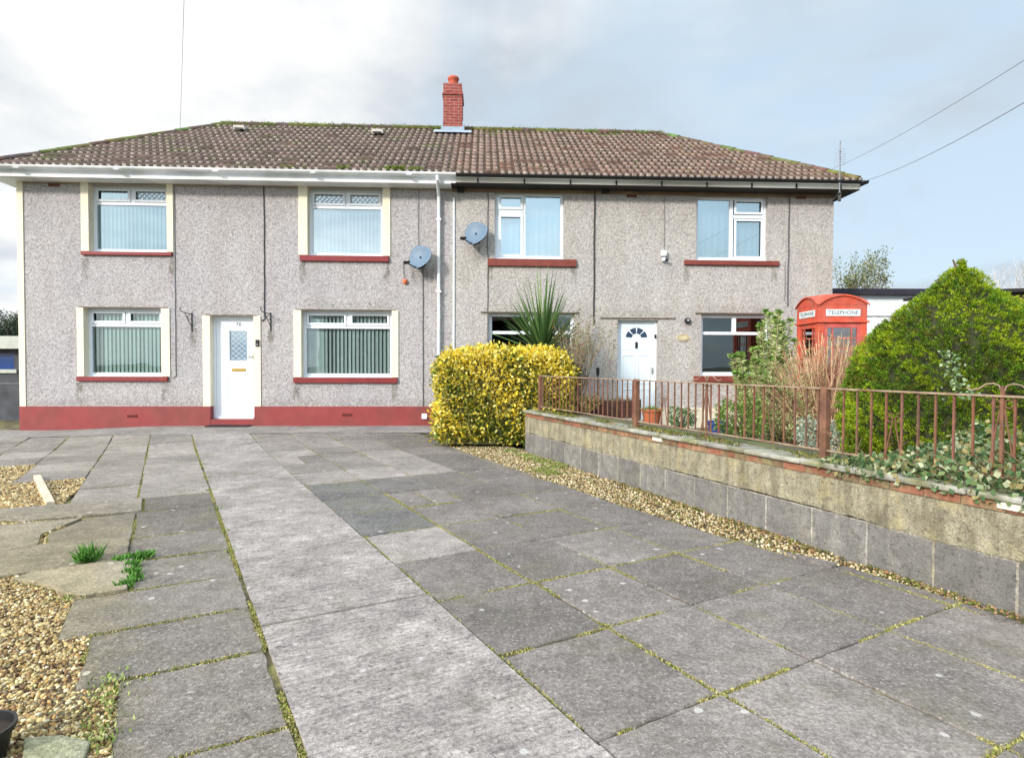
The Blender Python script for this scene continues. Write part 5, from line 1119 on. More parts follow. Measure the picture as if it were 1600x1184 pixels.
# lower right part, over the wall end, starts higher
k = ~((P_[:, 0] > .25) & (P_[:, 2] < .50) & (P_[:, 1] < 10.7)); P_, Nn = P_[k], Nn[k]; n = len(P_)
Dr = Nn*.7+RNG.normal(0, .7, (n, 3)); Dr[:, 2] += .25
yl = RNG.random(n) < np.clip(.78+.35*(P_[:, 2]-1.1)+.25*np.sin(P_[:, 0]*5+P_[:, 2]*4+P_[:, 1]*3), .25, .95)
cY = pick([lin(232, 206, 60), lin(240, 222, 96), lin(214, 190, 52), lin(236, 226, 140)], n); cG = pick([lin(110, 128, 40), lin(78, 102, 36), lin(150, 156, 60), lin(56, 80, 32)], n)
V, Q, C = leaves(P_, Dr, wd_(n, .045, .085), wd_(n, .028, .05), np.where(yl[:, None], cY, cG), .12)
for_ = np_mesh('foliage', V - np.array([-.15, 10.6, 0]), Q, C, LEAFM, hroot)
core = MB(); core.box((hx0+.14+.15, hy0+.14-10.6, .05), (hx1-.14+.15, hy1-.14-10.6, hz1-.14), (.10, .10, .035)); core.build('twigs', BARK, hroot)

# cordyline
cr_ = at(848, 560, 11.6); croot = empty('cabbage_palm', (cr_.x, cr_.y, garden_z(cr_.x, cr_.y)-.02), 0, 'spiky cabbage palm with long sword leaves rising behind the golden hedge', 'palm')
zb = at(848, 543, 11.6).z-croot.location.z
MB().tube([(0, 0, 0), (.02, 0, zb*.5), (0, 0, zb)], [.085, .06, .055], 10, (.10, .075, .05)).build('trunk', BARK, croot)
Vs, Qs, Cs = [], [], []; b0 = 0
for i in range(125):
    el = math.asin(min(1, RNG.uniform(.05, 1.0)**.32)); az = RNG.uniform(0, 2*math.pi); Ln = RNG.uniform(.92, 1.25)*(1+.62*(el/1.57)**3); w0 = RNG.uniform(.026, .040)
    d = np.array([math.cos(el)*math.cos(az), math.cos(el)*math.sin(az), math.sin(el)]); sd = np.cross(d, [0, 0, 1.0]); sd = sd/(np.linalg.norm(sd)+1e-6); m_ = 9; pts = []
    droop = RNG.uniform(.02, .22)*(1-el/1.7); tw = RNG.uniform(-.5, .5); upn = np.cross(sd, d); side = sd*math.cos(tw)+upn*math.sin(tw)
    for j in range(m_):
        s_ = j/(m_-1); p = np.array([0, 0, zb-.12+RNG.uniform(0, .0)])+d*Ln*s_+np.array([0, 0, -droop*s_**2.5*Ln]); wj = w0*(.5+1.2*s_ if s_ < .3 else (1-s_)**.75*1.12); pts += [p-side*wj, p+upn*wj*.25*0-np.cross(side, d)*wj*.35, p+side*wj]
    Vs.append(np.array(pts)); j = np.arange(m_-1)*3; q = np.concatenate([np.stack([j, j+1, j+4, j+3], 1), np.stack([j+1, j+2, j+5, j+4], 1)]); Qs.append(q+b0); b0 += len(pts)
    c = np.array([lin(78, 110, 58), lin(96, 130, 74), lin(62, 96, 52), lin(120, 142, 90)][i % 4])*RNG.uniform(.8, 1.2); Cs.append(np.repeat(c[None], len(q), 0))
np_mesh('sword_leaves', np.concatenate(Vs), np.concatenate(Qs), np.concatenate(Cs), LEAFM, croot)
sk = []
for i in range(60):   # dead brown skirt
    az = RNG.uniform(0, 2*math.pi); P0_ = np.array([[0, 0, zb-.1]]); sk.append(leaves(P0_, np.array([[math.cos(az)*.8, math.sin(az)*.8, RNG.uniform(-.9, .0)]]), RNG.uniform(.35, .6), .04, np.array([[.14, .075, .045]])*RNG.uniform(.6, 1.4)))
V, Q, C = cat_mesh(sk); np_mesh('dead_leaves', V, Q, C, LEAFM, croot)

# generic branching
def branch(mb, p, d, ln, r0, depth, spread, tips, seg_=3, upb=.1, col=(.2, .15, .12), ratio=.72, kids=(2, 3)):
    pts = [Vector(p)]; q = Vector(p); dd = Vector(d).normalized()
    for i in range(seg_):
        dd = (dd+Vector((random.gauss(0, .10), random.gauss(0, .10), random.gauss(0, .07)+upb*.3))).normalized(); q = q+dd*ln/seg_; pts.append(q.copy())
    rr = [r0*(1-.4*i/seg_) for i in range(seg_+1)]; mb.tube(pts, rr, 5 if r0 > .01 else 3, col, caps=False)
    if depth <= 0: tips.append((q.copy(), dd.copy(), pts)); return
    for k in range(random.randint(*kids)):
        a = Vector((random.gauss(0, 1), random.gauss(0, 1), random.gauss(0, .6))); nd = (dd+a*spread+Vector((0, 0, upb))).normalized(); base_ = pts[-1] if k == 0 else pts[random.randint(1, len(pts)-1)]
        branch(mb, base_, nd, ln*ratio*random.uniform(.8, 1.15), r0*.6, depth-1, spread, tips, seg_, upb, col, ratio, kids)
    tips.append((q.copy(), dd.copy(), pts))

# bare shrub beside the palm
bs = at(893, 640, 11.2); zz = garden_z(bs.x, bs.y); r_ = empty('bare_shrub', (bs.x, bs.y, zz-.03), 0, 'leafless fan shaped shrub with a few reddish buds between hedge and right door', 'shrub')
mb = MB(); tips = []
for i in range(16):
    an = random.uniform(-.45, .95); branch(mb, (random.uniform(-.08, .08), random.uniform(-.1, .1), 0), (math.sin(an)*.75, random.uniform(-.3, .3), 1), .66, .015, 3, .26, tips, 3, .22, random.choice([lin(150, 140, 116), lin(128, 116, 96), lin(168, 158, 132)]), .78, (2, 3))
mb.build('branches', BARK, r_)
P_ = np.array([t_[0] for t_ in tips]+[t_[2][1] for t_ in tips]); P_ = np.repeat(P_, 2, 0)+RNG.normal(0, .02, (len(P_)*2, 3)); n = len(P_)
V, Q, C = leaves(P_, RNG.normal(0, 1, (n, 3)), wd_(n, .03, .05), .025, pick([lin(150, 150, 100), lin(150, 90, 80), lin(120, 130, 80)], n)); np_mesh('buds', V, Q, C, LEAFM, r_)

# conifer
cc_ = at(1498, 592, 5.85); cx_, cy_ = cc_.x, cc_.y; czb = garden_z(cx_, cy_)-.02
kroot = empty('dwarf_conifer', (cx_, cy_, czb), 0, 'large bright green bushy cone-shaped conifer behind the railing at the right', 'conifer')
prof = np.array([[2.33, .0], [2.28, .11], [2.18, .20], [2.09, .27], [1.98, .42], [1.82, .62], [1.64, .78], [1.37, .90], [1.02, .98], [.8, 1.0], [.55, .92]])   # z (world), radius
prof = prof[::-1]
def cr_rad(z, a):
    r = np.interp(z+czb, prof[:, 0], prof[:, 1]); return r*(1+.02*np.sin(a*3+z*2.2)+.025*np.sin(a*5-z*5)+.03*np.sin(a*11+z*9))+.012
n = 11000; zz_ = RNG.uniform(0, 1, n*3); zz_ = zz_*(2.38-czb); aa = RNG.uniform(0, 2*math.pi, n*3); rr = cr_rad(zz_, aa); k = RNG.random(n*3) < (rr+.05)/1.2; zz_, aa, rr = zz_[k][:n], aa[k][:n], rr[k][:n]; n = len(zz_)
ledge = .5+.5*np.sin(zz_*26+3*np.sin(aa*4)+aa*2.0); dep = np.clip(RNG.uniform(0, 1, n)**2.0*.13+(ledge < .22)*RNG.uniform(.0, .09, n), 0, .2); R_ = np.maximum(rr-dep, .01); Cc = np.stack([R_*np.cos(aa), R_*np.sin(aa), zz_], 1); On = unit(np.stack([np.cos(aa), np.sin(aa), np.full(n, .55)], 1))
tn = 15; P_ = np.repeat(Cc, tn, 0)+RNG.normal(0, .011, (n*tn, 3)); Dn = np.repeat(On, tn, 0)*1.1+RNG.normal(0, .45, (n*tn, 3)); Dn[:, 2] += .15
cl_ = np.sin(Cc[:, 0]*9+Cc[:, 2]*7)+np.sin(Cc[:, 1]*11-Cc[:, 2]*13+1)+.8*np.sin(aa*17+Cc[:, 2]*21)+RNG.normal(0, .5, n)
tipc = np.where((cl_ > .3)[:, None], pick([lin(150, 172, 36), lin(164, 180, 42), lin(134, 160, 34)], n, j=.12), pick([lin(104, 140, 34), lin(86, 122, 34), lin(112, 140, 36), lin(112, 116, 40)], n, j=.12))
lowd = np.clip(1-.0*zz_, 0, 1); cc2 = np.repeat(tipc, tn, 0)*(1+RNG.uniform(-.22, .22, (n*tn, 1)))
deepm = np.repeat(dep > .09, tn); cc2[deepm] = cc2[deepm]*np.array([.8, .85, .8])  # deeper tufts coloured darker: crevice shade painted in
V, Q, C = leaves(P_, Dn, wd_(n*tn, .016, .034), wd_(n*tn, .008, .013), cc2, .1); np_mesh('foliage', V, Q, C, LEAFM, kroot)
co = MB(); pr_ = [(max(.0, float(np.interp(z, prof[:, 0], prof[:, 1]))*.88-.03), z-czb-.03) for z in np.linspace(.60, 2.30, 14)]; co.lathe([(0, .02)]+pr_+[(0, 2.30-czb)], n=22, col=(.035, .04, .015)); co.build('dark_core', BARK, kroot)  # solid core, its dark colour painting the shade in gaps between tufts
MB().tube([(0, 0, 0), (0, 0, .5)], [.07, .05], 8, (.12, .09, .06)).build('trunk', BARK, kroot)
# brownish dead leader shoots at the tip
mb = MB(); [mb.tube([(.0+dx, 0, 2.33-czb), (dx*1.6, .0, 2.33-czb+h)], [.012, .006], 4, (.16, .09, .05)) for dx, h in ((-.05, .07), (.03, .05), (.0, .08))]; mb.build('dead_shoots', BARK, kroot)

# ivy over the coping at the right
n = 8200; tt = RNG.uniform(5.55, 8.2, n); oo = RNG.uniform(-.05, .75, n); hmax = np.interp(tt, [5.55, 5.9, 6.3, 6.6, 7.2, 8.2], [.05, .16, .40, .36, .22, .25])*np.clip(.35+oo*1.6, .2, 1.1)
zz2 = np.where(oo < .22, ZC, .58)+RNG.uniform(0, 1, n)**1.3*hmax; k = (oo > 0) | (RNG.random(n) < .35); hang = (oo < .0); zz2 = np.where(hang, ZC-RNG.uniform(-.02, .06, n), zz2)
P_ = np.stack([WA.x+WD.x*tt+WN.x*oo, WA.y+WD.y*tt+WN.y*oo, zz2], 1)[k]; n = len(P_); Dr = RNG.normal(0, .8, (n, 3))-np.array([WN.x, WN.y, 0])*.5; Dr[:, 2] += .2
V, Q, C = leaves(P_, Dr, wd_(n, .028, .055), wd_(n, .026, .045), pick([lin(150, 165, 128), lin(96, 128, 84), lin(190, 196, 160), lin(70, 100, 62), lin(120, 140, 90), lin(160, 150, 100)], n), .08)
iroot = tagit(np_mesh('ivy_foliage', V, Q, C, LEAFM), None); ivr = empty('ivy', (0, 0, 0), 0, 'pale variegated ivy trailing over the coping at the foot of the conifer', 'ivy')
ivr.location = wl(6.5, .2, ZC); iroot.parent = ivr; iroot.matrix_parent_inverse = Matrix.Translation(-ivr.location); iroot.name = 'foliage'
mb = MB()
for i in range(40):
    t0_ = random.uniform(5.6, 8.0); p = wl(t0_, random.uniform(.0, .5), ZC-.02); q = p+Vector((random.gauss(0, .15), random.gauss(0, .15), random.uniform(.05, .3))); m__ = p.lerp(q, .5)+Vector((random.gauss(0, .05), random.gauss(0, .05), .03)); mb.tube([p, m__, q], .004, 4, (.16, .10, .06))
st_ = mb.build('stems', BARK, ivr); st_.matrix_parent_inverse = Matrix.Translation(-ivr.location)
# ivy shoot climbing the conifer face
vs = [at(1497, 560, 5.0), at(1500, 590, 4.85), at(1510, 612, 4.8), at(1495, 560, 5.0)]
pts = np.array([at(1478+RNG.normal(0, 10)+ (y_-545)*.35, y_, 4.86-.0*y_) for y_ in RNG.uniform(545, 625, 130)]); n = len(pts)
V, Q, C = leaves(pts, RNG.normal(0, 1, (n, 3)), wd_(n, .02, .04), wd_(n, .02, .03), pick([lin(160, 180, 140), lin(120, 150, 110)], n)); np_mesh('climbing_shoot', V, Q, C, LEAFM, ivr).matrix_parent_inverse = Matrix.Translation(-ivr.location)

# leafy garden shrubs
def leafy(name, px, py, Y, rad, hgt, cols, label, n=2500, lf=(.03, .06), lw=(.015, .03), cat='shrub', stems=10, zlift=0):
    c = at(px, py, Y); z0 = garden_z(c.x, c.y)-.02; r_ = empty(name, (c.x, c.y, z0), 0, label, cat)
    u = RNG.normal(size=(n, 3)); u = unit(u)*RNG.uniform(.35, 1, (n, 1))**.5; P_ = u*np.array([rad, rad, hgt/2])+np.array([0, 0, hgt/2]); P_ *= (1+.12*np.sin(P_[:, [0]]*17+P_[:, [2]]*13)); P_[:, 2] = np.maximum(P_[:, 2], .01)
    V, Q, C = leaves(P_, u+RNG.normal(0, .6, (n, 3))+np.array([0, 0, .3]), wd_(n, *lf), wd_(n, *lw), pick(cols, n, j=.25)); np_mesh('foliage', V, Q, C, LEAFM, r_)
    mb = MB(); [mb.tube([(0, 0, 0), (random.gauss(0, rad*.3), random.gauss(0, rad*.3), hgt*.5), (random.gauss(0, rad*.5), random.gauss(0, rad*.5), hgt*.9)], [.012, .008, .004], 4, (.14, .10, .07)) for _ in range(stems)]; mb.build('stems', BARK, r_); return r_
G1 = [lin(156, 178, 104), lin(130, 158, 80), lin(182, 196, 128), lin(200, 202, 150)]
def spurge(name, px, Y, ytop, w_, label, n_st):
    c = at(px, 592, Y); z0 = garden_z(c.x, c.y)-.02; r_ = empty(name, (c.x, c.y, z0), 0, label, 'shrub'); H_ = at(px, ytop, Y).z-z0; mb = MB(); lv = []
    for i in range(n_st):
        x, y = random.gauss(0, w_*.12), random.gauss(0, w_*.15); tx, ty = random.uniform(-w_, w_)/2, random.uniform(-.2, .2); h_ = H_*random.uniform(.6, 1)*(1-.25*abs(tx)/w_)
        pts = [Vector((x, y, 0)), Vector((x+(tx-x)*.35, y+(ty-y)*.5, h_*.5)), Vector((tx, ty, h_))]; mb.tube(pts, [.012, .009, .006], 5, lin(150, 140, 110))
        m_ = 170; f_ = RNG.uniform(.25, 1, m_); P_ = np.array([pts[0]*(1-f)**2+pts[1]*2*f*(1-f)+pts[2]*f*f for f in f_]); a = RNG.uniform(0, 6.28, m_); Dn = np.stack([np.cos(a), np.sin(a), np.full(m_, .35)], 1)
        lv.append(leaves(P_, Dn, wd_(m_, .06, .10), .022, pick(G1, m_)))
        m_ = 46; a = RNG.uniform(0, 6.28, m_); Dn = np.stack([np.cos(a), np.sin(a), RNG.uniform(-.2, 1.2, m_)], 1); lv.append(leaves(np.repeat(np.array([pts[2]]), m_, 0), Dn, wd_(m_, .05, .085), .022, pick([lin(96, 136, 60), lin(118, 156, 72), lin(150, 178, 92)], m_)))
    mb.build('stems', BARK, r_); V, Q, C = cat_mesh(lv); np_mesh('foliage', V, Q, C, LEAFM, r_); return r_
spurge('spurge_shrub', 1217, 8.8, 472, .55, 'tall leafy spurge with rosette tips left of the phone box', 22)
spurge('spurge_shrub', 1172, 8.3, 540, .50, 'low bright green bushy shrub in front of the right lower window', 22)
leafy('low_shrub', 1215, 600, 8.0, .50, .95, G1+[lin(150, 130, 100), lin(170, 160, 120)], 'grey green leafy bush below the tall spurge behind the railing', 3600, (.03, .06), (.008, .018))
leafy('silver_shrub', 1285, 640, 6.5, .30, .34, [lin(170, 184, 168), lin(130, 150, 130), lin(200, 206, 186)], 'small silvery variegated bush left of the conifer foot', 1500, (.02, .04), (.015, .025))
leafy('low_shrub', 1160, 600, 7.3, .34, .45, [lin(110, 140, 60), lin(140, 160, 80), lin(90, 120, 50)], 'small fresh green bush behind the railing near the blue pot', 1500)
leafy('low_shrub', 1066, 600, 9.3, .22, .34, [lin(92, 128, 80), lin(70, 104, 66), lin(120, 150, 100)], 'small dark green plant beside the terracotta pot', 700)
leafy('low_shrub', 905, 600, 10.4, .34, .34, [lin(130, 118, 92), lin(150, 140, 104), lin(110, 112, 70), lin(180, 160, 60)], 'low straggly brown green plant behind the far end of the railing', 1300, (.03, .06), (.008, .015))
# brown dry-stemmed shrub
c = at(1295, 592, 8.1); z0 = garden_z(c.x, c.y)-.02; r_ = empty('dry_stem_shrub', (c.x, c.y, z0), 0, 'dense reddish brown dry stemmed shrub in front of the phone box', 'shrub'); mb = MB(); tipP = []
for i in range(720):
    x, y = random.gauss(0, .16), random.gauss(0, .16); tx = x*2.9+random.gauss(0, .24); ty = y*1.5+random.gauss(0, .15); h_ = random.uniform(.75, 1.62)*(1-.22*abs(tx)/.7)
    pts = [Vector((x, y, 0)), Vector((x+(tx-x)*.3, y, h_*.4)), Vector((x+(tx-x)*.65, (y+ty)/2, h_*.72)), Vector((tx, ty, h_))]; cc3 = random.choice([lin(168, 122, 100), lin(184, 144, 116), lin(210, 184, 150), lin(144, 100, 84), lin(180, 160, 120)])
    mb.tube(pts, [.008, .007, .005, .0035], 3, cc3, caps=False)
    for k in range(2): q = pts[random.randint(1, 2)]; mb.tube([q, q+Vector((random.gauss(0, .09), random.gauss(0, .09), random.uniform(.1, .25)))], [.003, .002], 3, cc3, caps=False)
    tipP.append(pts[3])
mb.build('stems', BARK, r_); P_ = np.repeat(np.array(tipP), 5, 0)+RNG.normal(0, .06, (len(tipP)*5, 3)); n = len(P_); V, Q, C = leaves(P_, RNG.normal(0, 1, (n, 3)), wd_(n, .015, .035), .012, pick([lin(180, 150, 110), lin(150, 100, 84), lin(140, 150, 90)], n)); np_mesh('dry_leaves', V, Q, C, LEAFM, r_)

# pots and planters
def gpot(name, px, pyb, Y, r1, h, colr, label, plant=None):
    c = at(px, pyb, Y); z0 = c.z; r_ = empty(name, (c.x, c.y, z0), 0, label, 'plant pot')
    MB().lathe([(0, 0), (r1*.72, 0), (r1*.96, h*.85), (r1*1.06, h*.86), (r1*1.06, h), (r1*.95, h), (r1*.9, h*.8), (0, h*.8)], n=22).build('pot', colr, r_)
    if plant:
        n = 160; Dn = RNG.normal(0, .6, (n, 3)); Dn[:, 2] = .7; V, Q, C = leaves(np.c_[RNG.normal(0, r1*.45, (n, 2)), np.full(n, h*.8)], Dn, wd_(n, .06, .14), .02, pick(plant, n)); np_mesh('plant', V, Q, C, LEAFM, r_)
    return r_
def on_ground(px, Y): c = at(px, 600, Y); return garden_z(c.x, c.y)
for nm, px, Y, r1, h, colr, lab, pl in (('plant_pot', 1018, 9.6, .16, .25, mat('terracotta', lin(176, 98, 66), .8, .12, 12), 'terracotta pot with a small green plant right of the middle railing post', [lin(110, 140, 80)]),
                                       ('plant_pot', 1121, 8.6, .14, .20, mat('blue_glaze', lin(36, 62, 132), .3, .08, 10), 'cobalt blue pot standing behind the railing below the right window', None)):
    r_ = gpot(nm, px, 650, Y, r1, h, colr, lab, pl); r_.location.z = on_ground(px, Y)-.03
p0, p1 = at(874, 640, 11.0), at(984, 640, 11.0); z0 = garden_z((p0.x+p1.x)/2, p0.y)-.04; r_ = empty('trough_planter', ((p0.x+p1.x)/2+.25, p0.y, z0), YAW, 'dark brown wooden trough planter left of the right front door', 'planter'); hwd = (p1.x-p0.x)/2-.1
tp_ = MB()
for k in range(3): tp_.box((-hwd, -.16, .02+k*.105), (hwd, -.13, .12+k*.105)); tp_.box((-hwd, .13, .02+k*.105), (hwd, .16, .12+k*.105))
for s_ in (-1, 1): tp_.box((s_*hwd-.02, -.165, 0), (s_*hwd+.02, .165, .36))
tp_.build('box', mat('dark_brown_wood', lin(66, 40, 34), .8, .25, 10), r_, bevel=.005); MB().box((-hwd+.03, -.125, .2), (hwd-.03, .125, .30)).build('compost', mat('compost'), r_)
n = 300; V, Q, C = leaves(np.c_[RNG.uniform(-hwd, hwd, n), RNG.normal(0, .07, n), np.full(n, .3)], RNG.normal(0, .5, (n, 3))+np.array([0, 0, 1]), wd_(n, .06, .16), .014, pick([lin(130, 110, 90), lin(120, 130, 90), lin(150, 120, 100)], n)); np_mesh('plants', V, Q, C, LEAFM, r_)
c = at(934, 592, 11.2); zc = garden_z(c.x, c.y); r_ = empty('garden_light', (c.x, c.y, zc), 0, 'small black garden stake light left of the right front door', 'garden light'); zt = at(934, 574, 11.2).z-zc
MB().tube([(0, 0, -.02), (0, 0, zt-.12)], .010, 6).build('stake', BLACKP, r_); MB().lathe([(0, zt-.16), (.028, zt-.15), (.034, zt-.02), (.02, zt), (0, zt)], n=10).build('lamp_head', BLACKP, r_)

# ------------------------------------------------------------------ telephone kiosk
KR = mat('kiosk_red', lin(196, 82, 60), .7, .18, 7, col2=lin(176, 92, 78)); KD = mat('kiosk_faded_red', lin(184, 80, 74), .65, .16, 6, col2=lin(200, 110, 100))
kp = at(1316, 600, 11.35); kz = .05; krt = empty('telephone_box', (kp.x, kp.y+.45, kz), R(-1), 'red cast iron telephone box standing in the right hand garden beside the house corner', 'telephone box')
hw_ = .45; Hb = 2.02
scl = (at(1316, 453, 11.35).z-kz)/2.55; krt.scale = (1, 1, scl)
mb = MB(); mb.box((-hw_-.015, -hw_-.015, 0), (hw_+.015, hw_+.015, .16))
for sx in (-1, 1):
    for sy in (-1, 1): mb.box((min(sx*hw_, sx*(hw_-.11)), min(sy*hw_, sy*(hw_-.11)), .16), (max(sx*hw_, sx*(hw_-.11)), max(sy*hw_, sy*(hw_-.11)), 2.0))
mb.build('frame', KR, krt, bevel=.008)
# entablature with sign recesses
mb = MB(); mb.box((-hw_-.0, -hw_-.0, 2.0), (hw_, hw_, 2.30)); mb.box((-hw_-.03, -hw_-.03, 1.985), (hw_+.03, hw_+.03, 2.02)); ent = mb.build('entablature', KR, krt, bevel=.006)
# pediments + domed roof
mb = MB(); n = 14; top = []
def archz(x): return 2.30+.17*(1-(x/hw_)**2)
for rot in range(4):
    Mx = Matrix.Rotation(rot*math.pi/2, 4, 'Z'); vs = []
    for k in range(n+1): x = -hw_+2*hw_*k/n; vs += [Mx @ Vector((x, -hw_-.004, 2.298)), Mx @ Vector((x, -hw_-.004, archz(x)))]
    mb.add(vs, [(2*k, 2*k+2, 2*k+3, 2*k+1) for k in range(n)])
    vs = []
    for k in range(n+1): x = -hw_*1.05+2.1*hw_*k/n; z_ = archz(x*.95)+.004; vs += [Mx @ Vector((x, -hw_-.035, z_-.028)), Mx @ Vector((x, -hw_-.035, z_)), Mx @ Vector((x, -hw_+.02, z_+.008))]
    mb.add(vs, [(3*k, 3*k+3, 3*k+4, 3*k+1) for k in range(n)]+[(3*k+1, 3*k+4, 3*k+5, 3*k+2) for k in range(n)])
m2 = 14; vs = []
for i in range(m2+1):
    for j in range(m2+1):
        x, y = -hw_+2*hw_*i/m2, -hw_+2*hw_*j/m2; vs.append((x, y, max(archz(x), archz(y)) if max(abs(x), abs(y)) > hw_-.01 else 2.30+.17*(1-(x/hw_)**2*(y/hw_)**2)+.05*(1-(x/hw_)**2)*(1-(y/hw_)**2)))
mb.add(vs, [(i*(m2+1)+j, (i+1)*(m2+1)+j, (i+1)*(m2+1)+j+1, i*(m2+1)+j+1) for i in range(m2) for j in range(m2)]); rf_ = mb.build('domed_roof', KR, krt, smooth=False)
OP = mat('opal_sign', lin(214, 226, 226), .4, .03, 5); TX = mat('sign_black', (.04, .05, .06), .5)
for rot in range(4):
    Mx = Matrix.Rotation(rot*math.pi/2, 4, 'Z')
    sg_ = MB(); sg_.box((-.315, -hw_-.012, 2.10), (.315, -hw_-.002, 2.215), M=Mx); so_ = sg_.build('sign', OP, krt)
    me = text_mesh('TELEPHONE', .105, .001); me.materials.clear(); me.materials.append(TX); me.transform(Mx @ Matrix.Translation((0, -hw_-.0135, 2.157)) @ Matrix.Rotation(R(90), 4, 'X') @ Matrix.Diagonal((.98, .85, 1, 1)))
    to = bpy.data.objects.new('lettering', me); COL.objects.link(to); to.parent = so_
    # glazed panel / door on three sides, solid back
    if rot == 2:
        MB().box((-.34, -hw_+.03, .16), (.34, -hw_+.05, 2.0), M=Mx).build('back_panel', KR, krt); continue
    d = MB(); y0, y1 = -hw_+.012, -hw_+.05; X0_, X1_ = -.34, .34; Z0_, Z1_ = .17, 1.99
    d.box((X0_, y0, Z0_), (X0_+.065, y1, Z1_), M=Mx); d.box((X1_-.065, y0, Z0_), (X1_, y1, Z1_), M=Mx); d.box((X0_+.065, y0, Z1_-.09), (X1_-.065, y1, Z1_), M=Mx); d.box((X0_+.065, y0, Z0_), (X1_-.065, y1, Z0_+.28), M=Mx)
    gx0, gx1, gz0, gz1 = X0_+.065, X1_-.065, Z0_+.28, Z1_-.09
    for xx in (gx0+.10, gx1-.10): d.box((xx-.010, y0+.006, gz0), (xx+.010, y1-.006, gz1), M=Mx)
    for r__ in range(1, 8): zz3 = gz0+(gz1-gz0)*r__/8; d.box((gx0, y0+.008, zz3-.010), (gx1, y1-.008, zz3+.010), M=Mx)
    dn = 'door' if rot == 0 else 'side_panel'; do = d.build(dn, KD if rot == 0 else KR, krt)
    MB().add([Mx @ Vector(v) for v in ((gx0, y0+.02, gz0), (gx1, y0+.02, gz0), (gx1, y0+.02, gz1), (gx0, y0+.02, gz1))], [(0, 1, 2, 3)]).build('glazing', G_BOX, do)
    if rot == 0: MB().bar((gx0-.03, y0-.03, 1.0), (gx0-.03, y0-.03, 1.14), .02, .02).build('door_handle', mat('pale_brass'), do)
# notices seen inside the lower panes
nb_ = MB(); nb_.box((-.16, -hw_+.07, 1.18), (-.04, -hw_+.075, 1.32)); nb_.box((.07, -hw_+.07, 1.18), (.19, -hw_+.075, 1.32)); nb_.build('notices', OP, krt)
ib = MB(); ib.box((-.20, .2, .9), (.20, .38, 1.75)); ib.build('equipment_board', mat('kiosk_equipment', (.05, .055, .06), .5, .2, 8), krt, bevel=.01)

# ------------------------------------------------------------------ garage, shed, lean-to, trees at the right
CLAD = mat('white_cladding', lin(236, 242, 248), .5, .04, 3); FASC = mat('dark_fascia', (.025, .022, .035), .6)
g0, g1 = at(1280, 455, 15.5), at(1490, 458, 15.5); zt = at(1370, 461, 15.5).z; zj = at(1370, 494, 15.5).z
gr_ = empty('garage', (g0.x, 15.5, 0), 0, 'white clad flat roofed garage with dark fascia behind the phone box', 'garage'); gw = g1.x-g0.x
mb = MB(); mb.box((0, 0, zj), (gw, .1, zt)); mb.box((0, .1, .0), (.1, 5.5, zt)); mb.box((gw-.1, .1, 0), (gw, 5.5, zt)); mb.box((0, 5.5, 0), (gw, 5.6, zt))
for k in range(1, 4): zz4 = zj+(zt-zj)*k/4; mb.box((0, -.006, zz4-.004), (gw, 0, zz4+.004))
mb.box((2.05, -.012, zj), (2.09, 0, zt)); mb.build('wall', CLAD, gr_)
mb = MB(); wv = gw-.1
for k in range(28): mb.box((.05+k*wv/28, -.01-.012*(k % 2), .0), (.05+(k+1)*wv/28-.006, .04, zj-.02))
mb.build('garage_door', CLAD, gr_); MB().box((-.02, -.03, zj-.02), (gw, .03, zj+.015)).build('door_head', mat('grey_trim', lin(150, 150, 156), .6), gr_)
za = at(1302, 453, 15.3).z; MB().box((-.2, -.2, zt), (gw+.2, -.15, zt+.14)).build('fascia', FASC, gr_); MB().box((-.2, -.15, zt+.001), (gw+.2, 5.8, zt+.12)).build('roof', mat('felt_roof', (.06, .06, .065), .9, .2, 5), gr_)
s0 = at(1540, 470, 12.5); zt = at(1570, 452, 12.5).z; zb_ = at(1570, 492, 12.5).z
sr = empty('timber_shed', (s0.x, 12.5, 0), 0, 'dark weathered timber shed with felt roof at the right edge', 'shed'); mb = MB()
for k in range(16): mb.box((k*.155, -.006*(k % 2), 0), (k*.155+.15, .03, zt-.1), tuple(x*random.uniform(.7, 1.2) for x in lin(92, 72, 66)))
mb.box((0, .03, 0), (.03, 2.2, zt-.1), lin(80, 62, 58)); mb.box((2.45, .03, 0), (2.48, 2.2, zt-.1), lin(80, 62, 58)); mb.box((0, -.03, zb_+.02), (2.48, -.006, zb_+.1), lin(120, 96, 86)); mb.build('wall', mat('shed_board', attr=True, rough=.85, var=.35, scale=9, stretch=(4, 1, .6)), sr)
MB().add([(-.15, -.15, zt-.09), (2.6, -.15, zt+.0), (2.6, 2.4, zt+.06), (-.15, 2.4, zt), (-.15, -.15, zt-.02), (2.6, -.15, zt+.07), (2.6, 2.4, zt+.13), (-.15, 2.4, zt+.07)], [(0, 1, 5, 4), (1, 2, 6, 5), (2, 3, 7, 6), (3, 0, 4, 7), (4, 5, 6, 7), (3, 2, 1, 0)]).build('roof', mat('shed_felt', (.03, .028, .025), .9, .3, 6), sr)
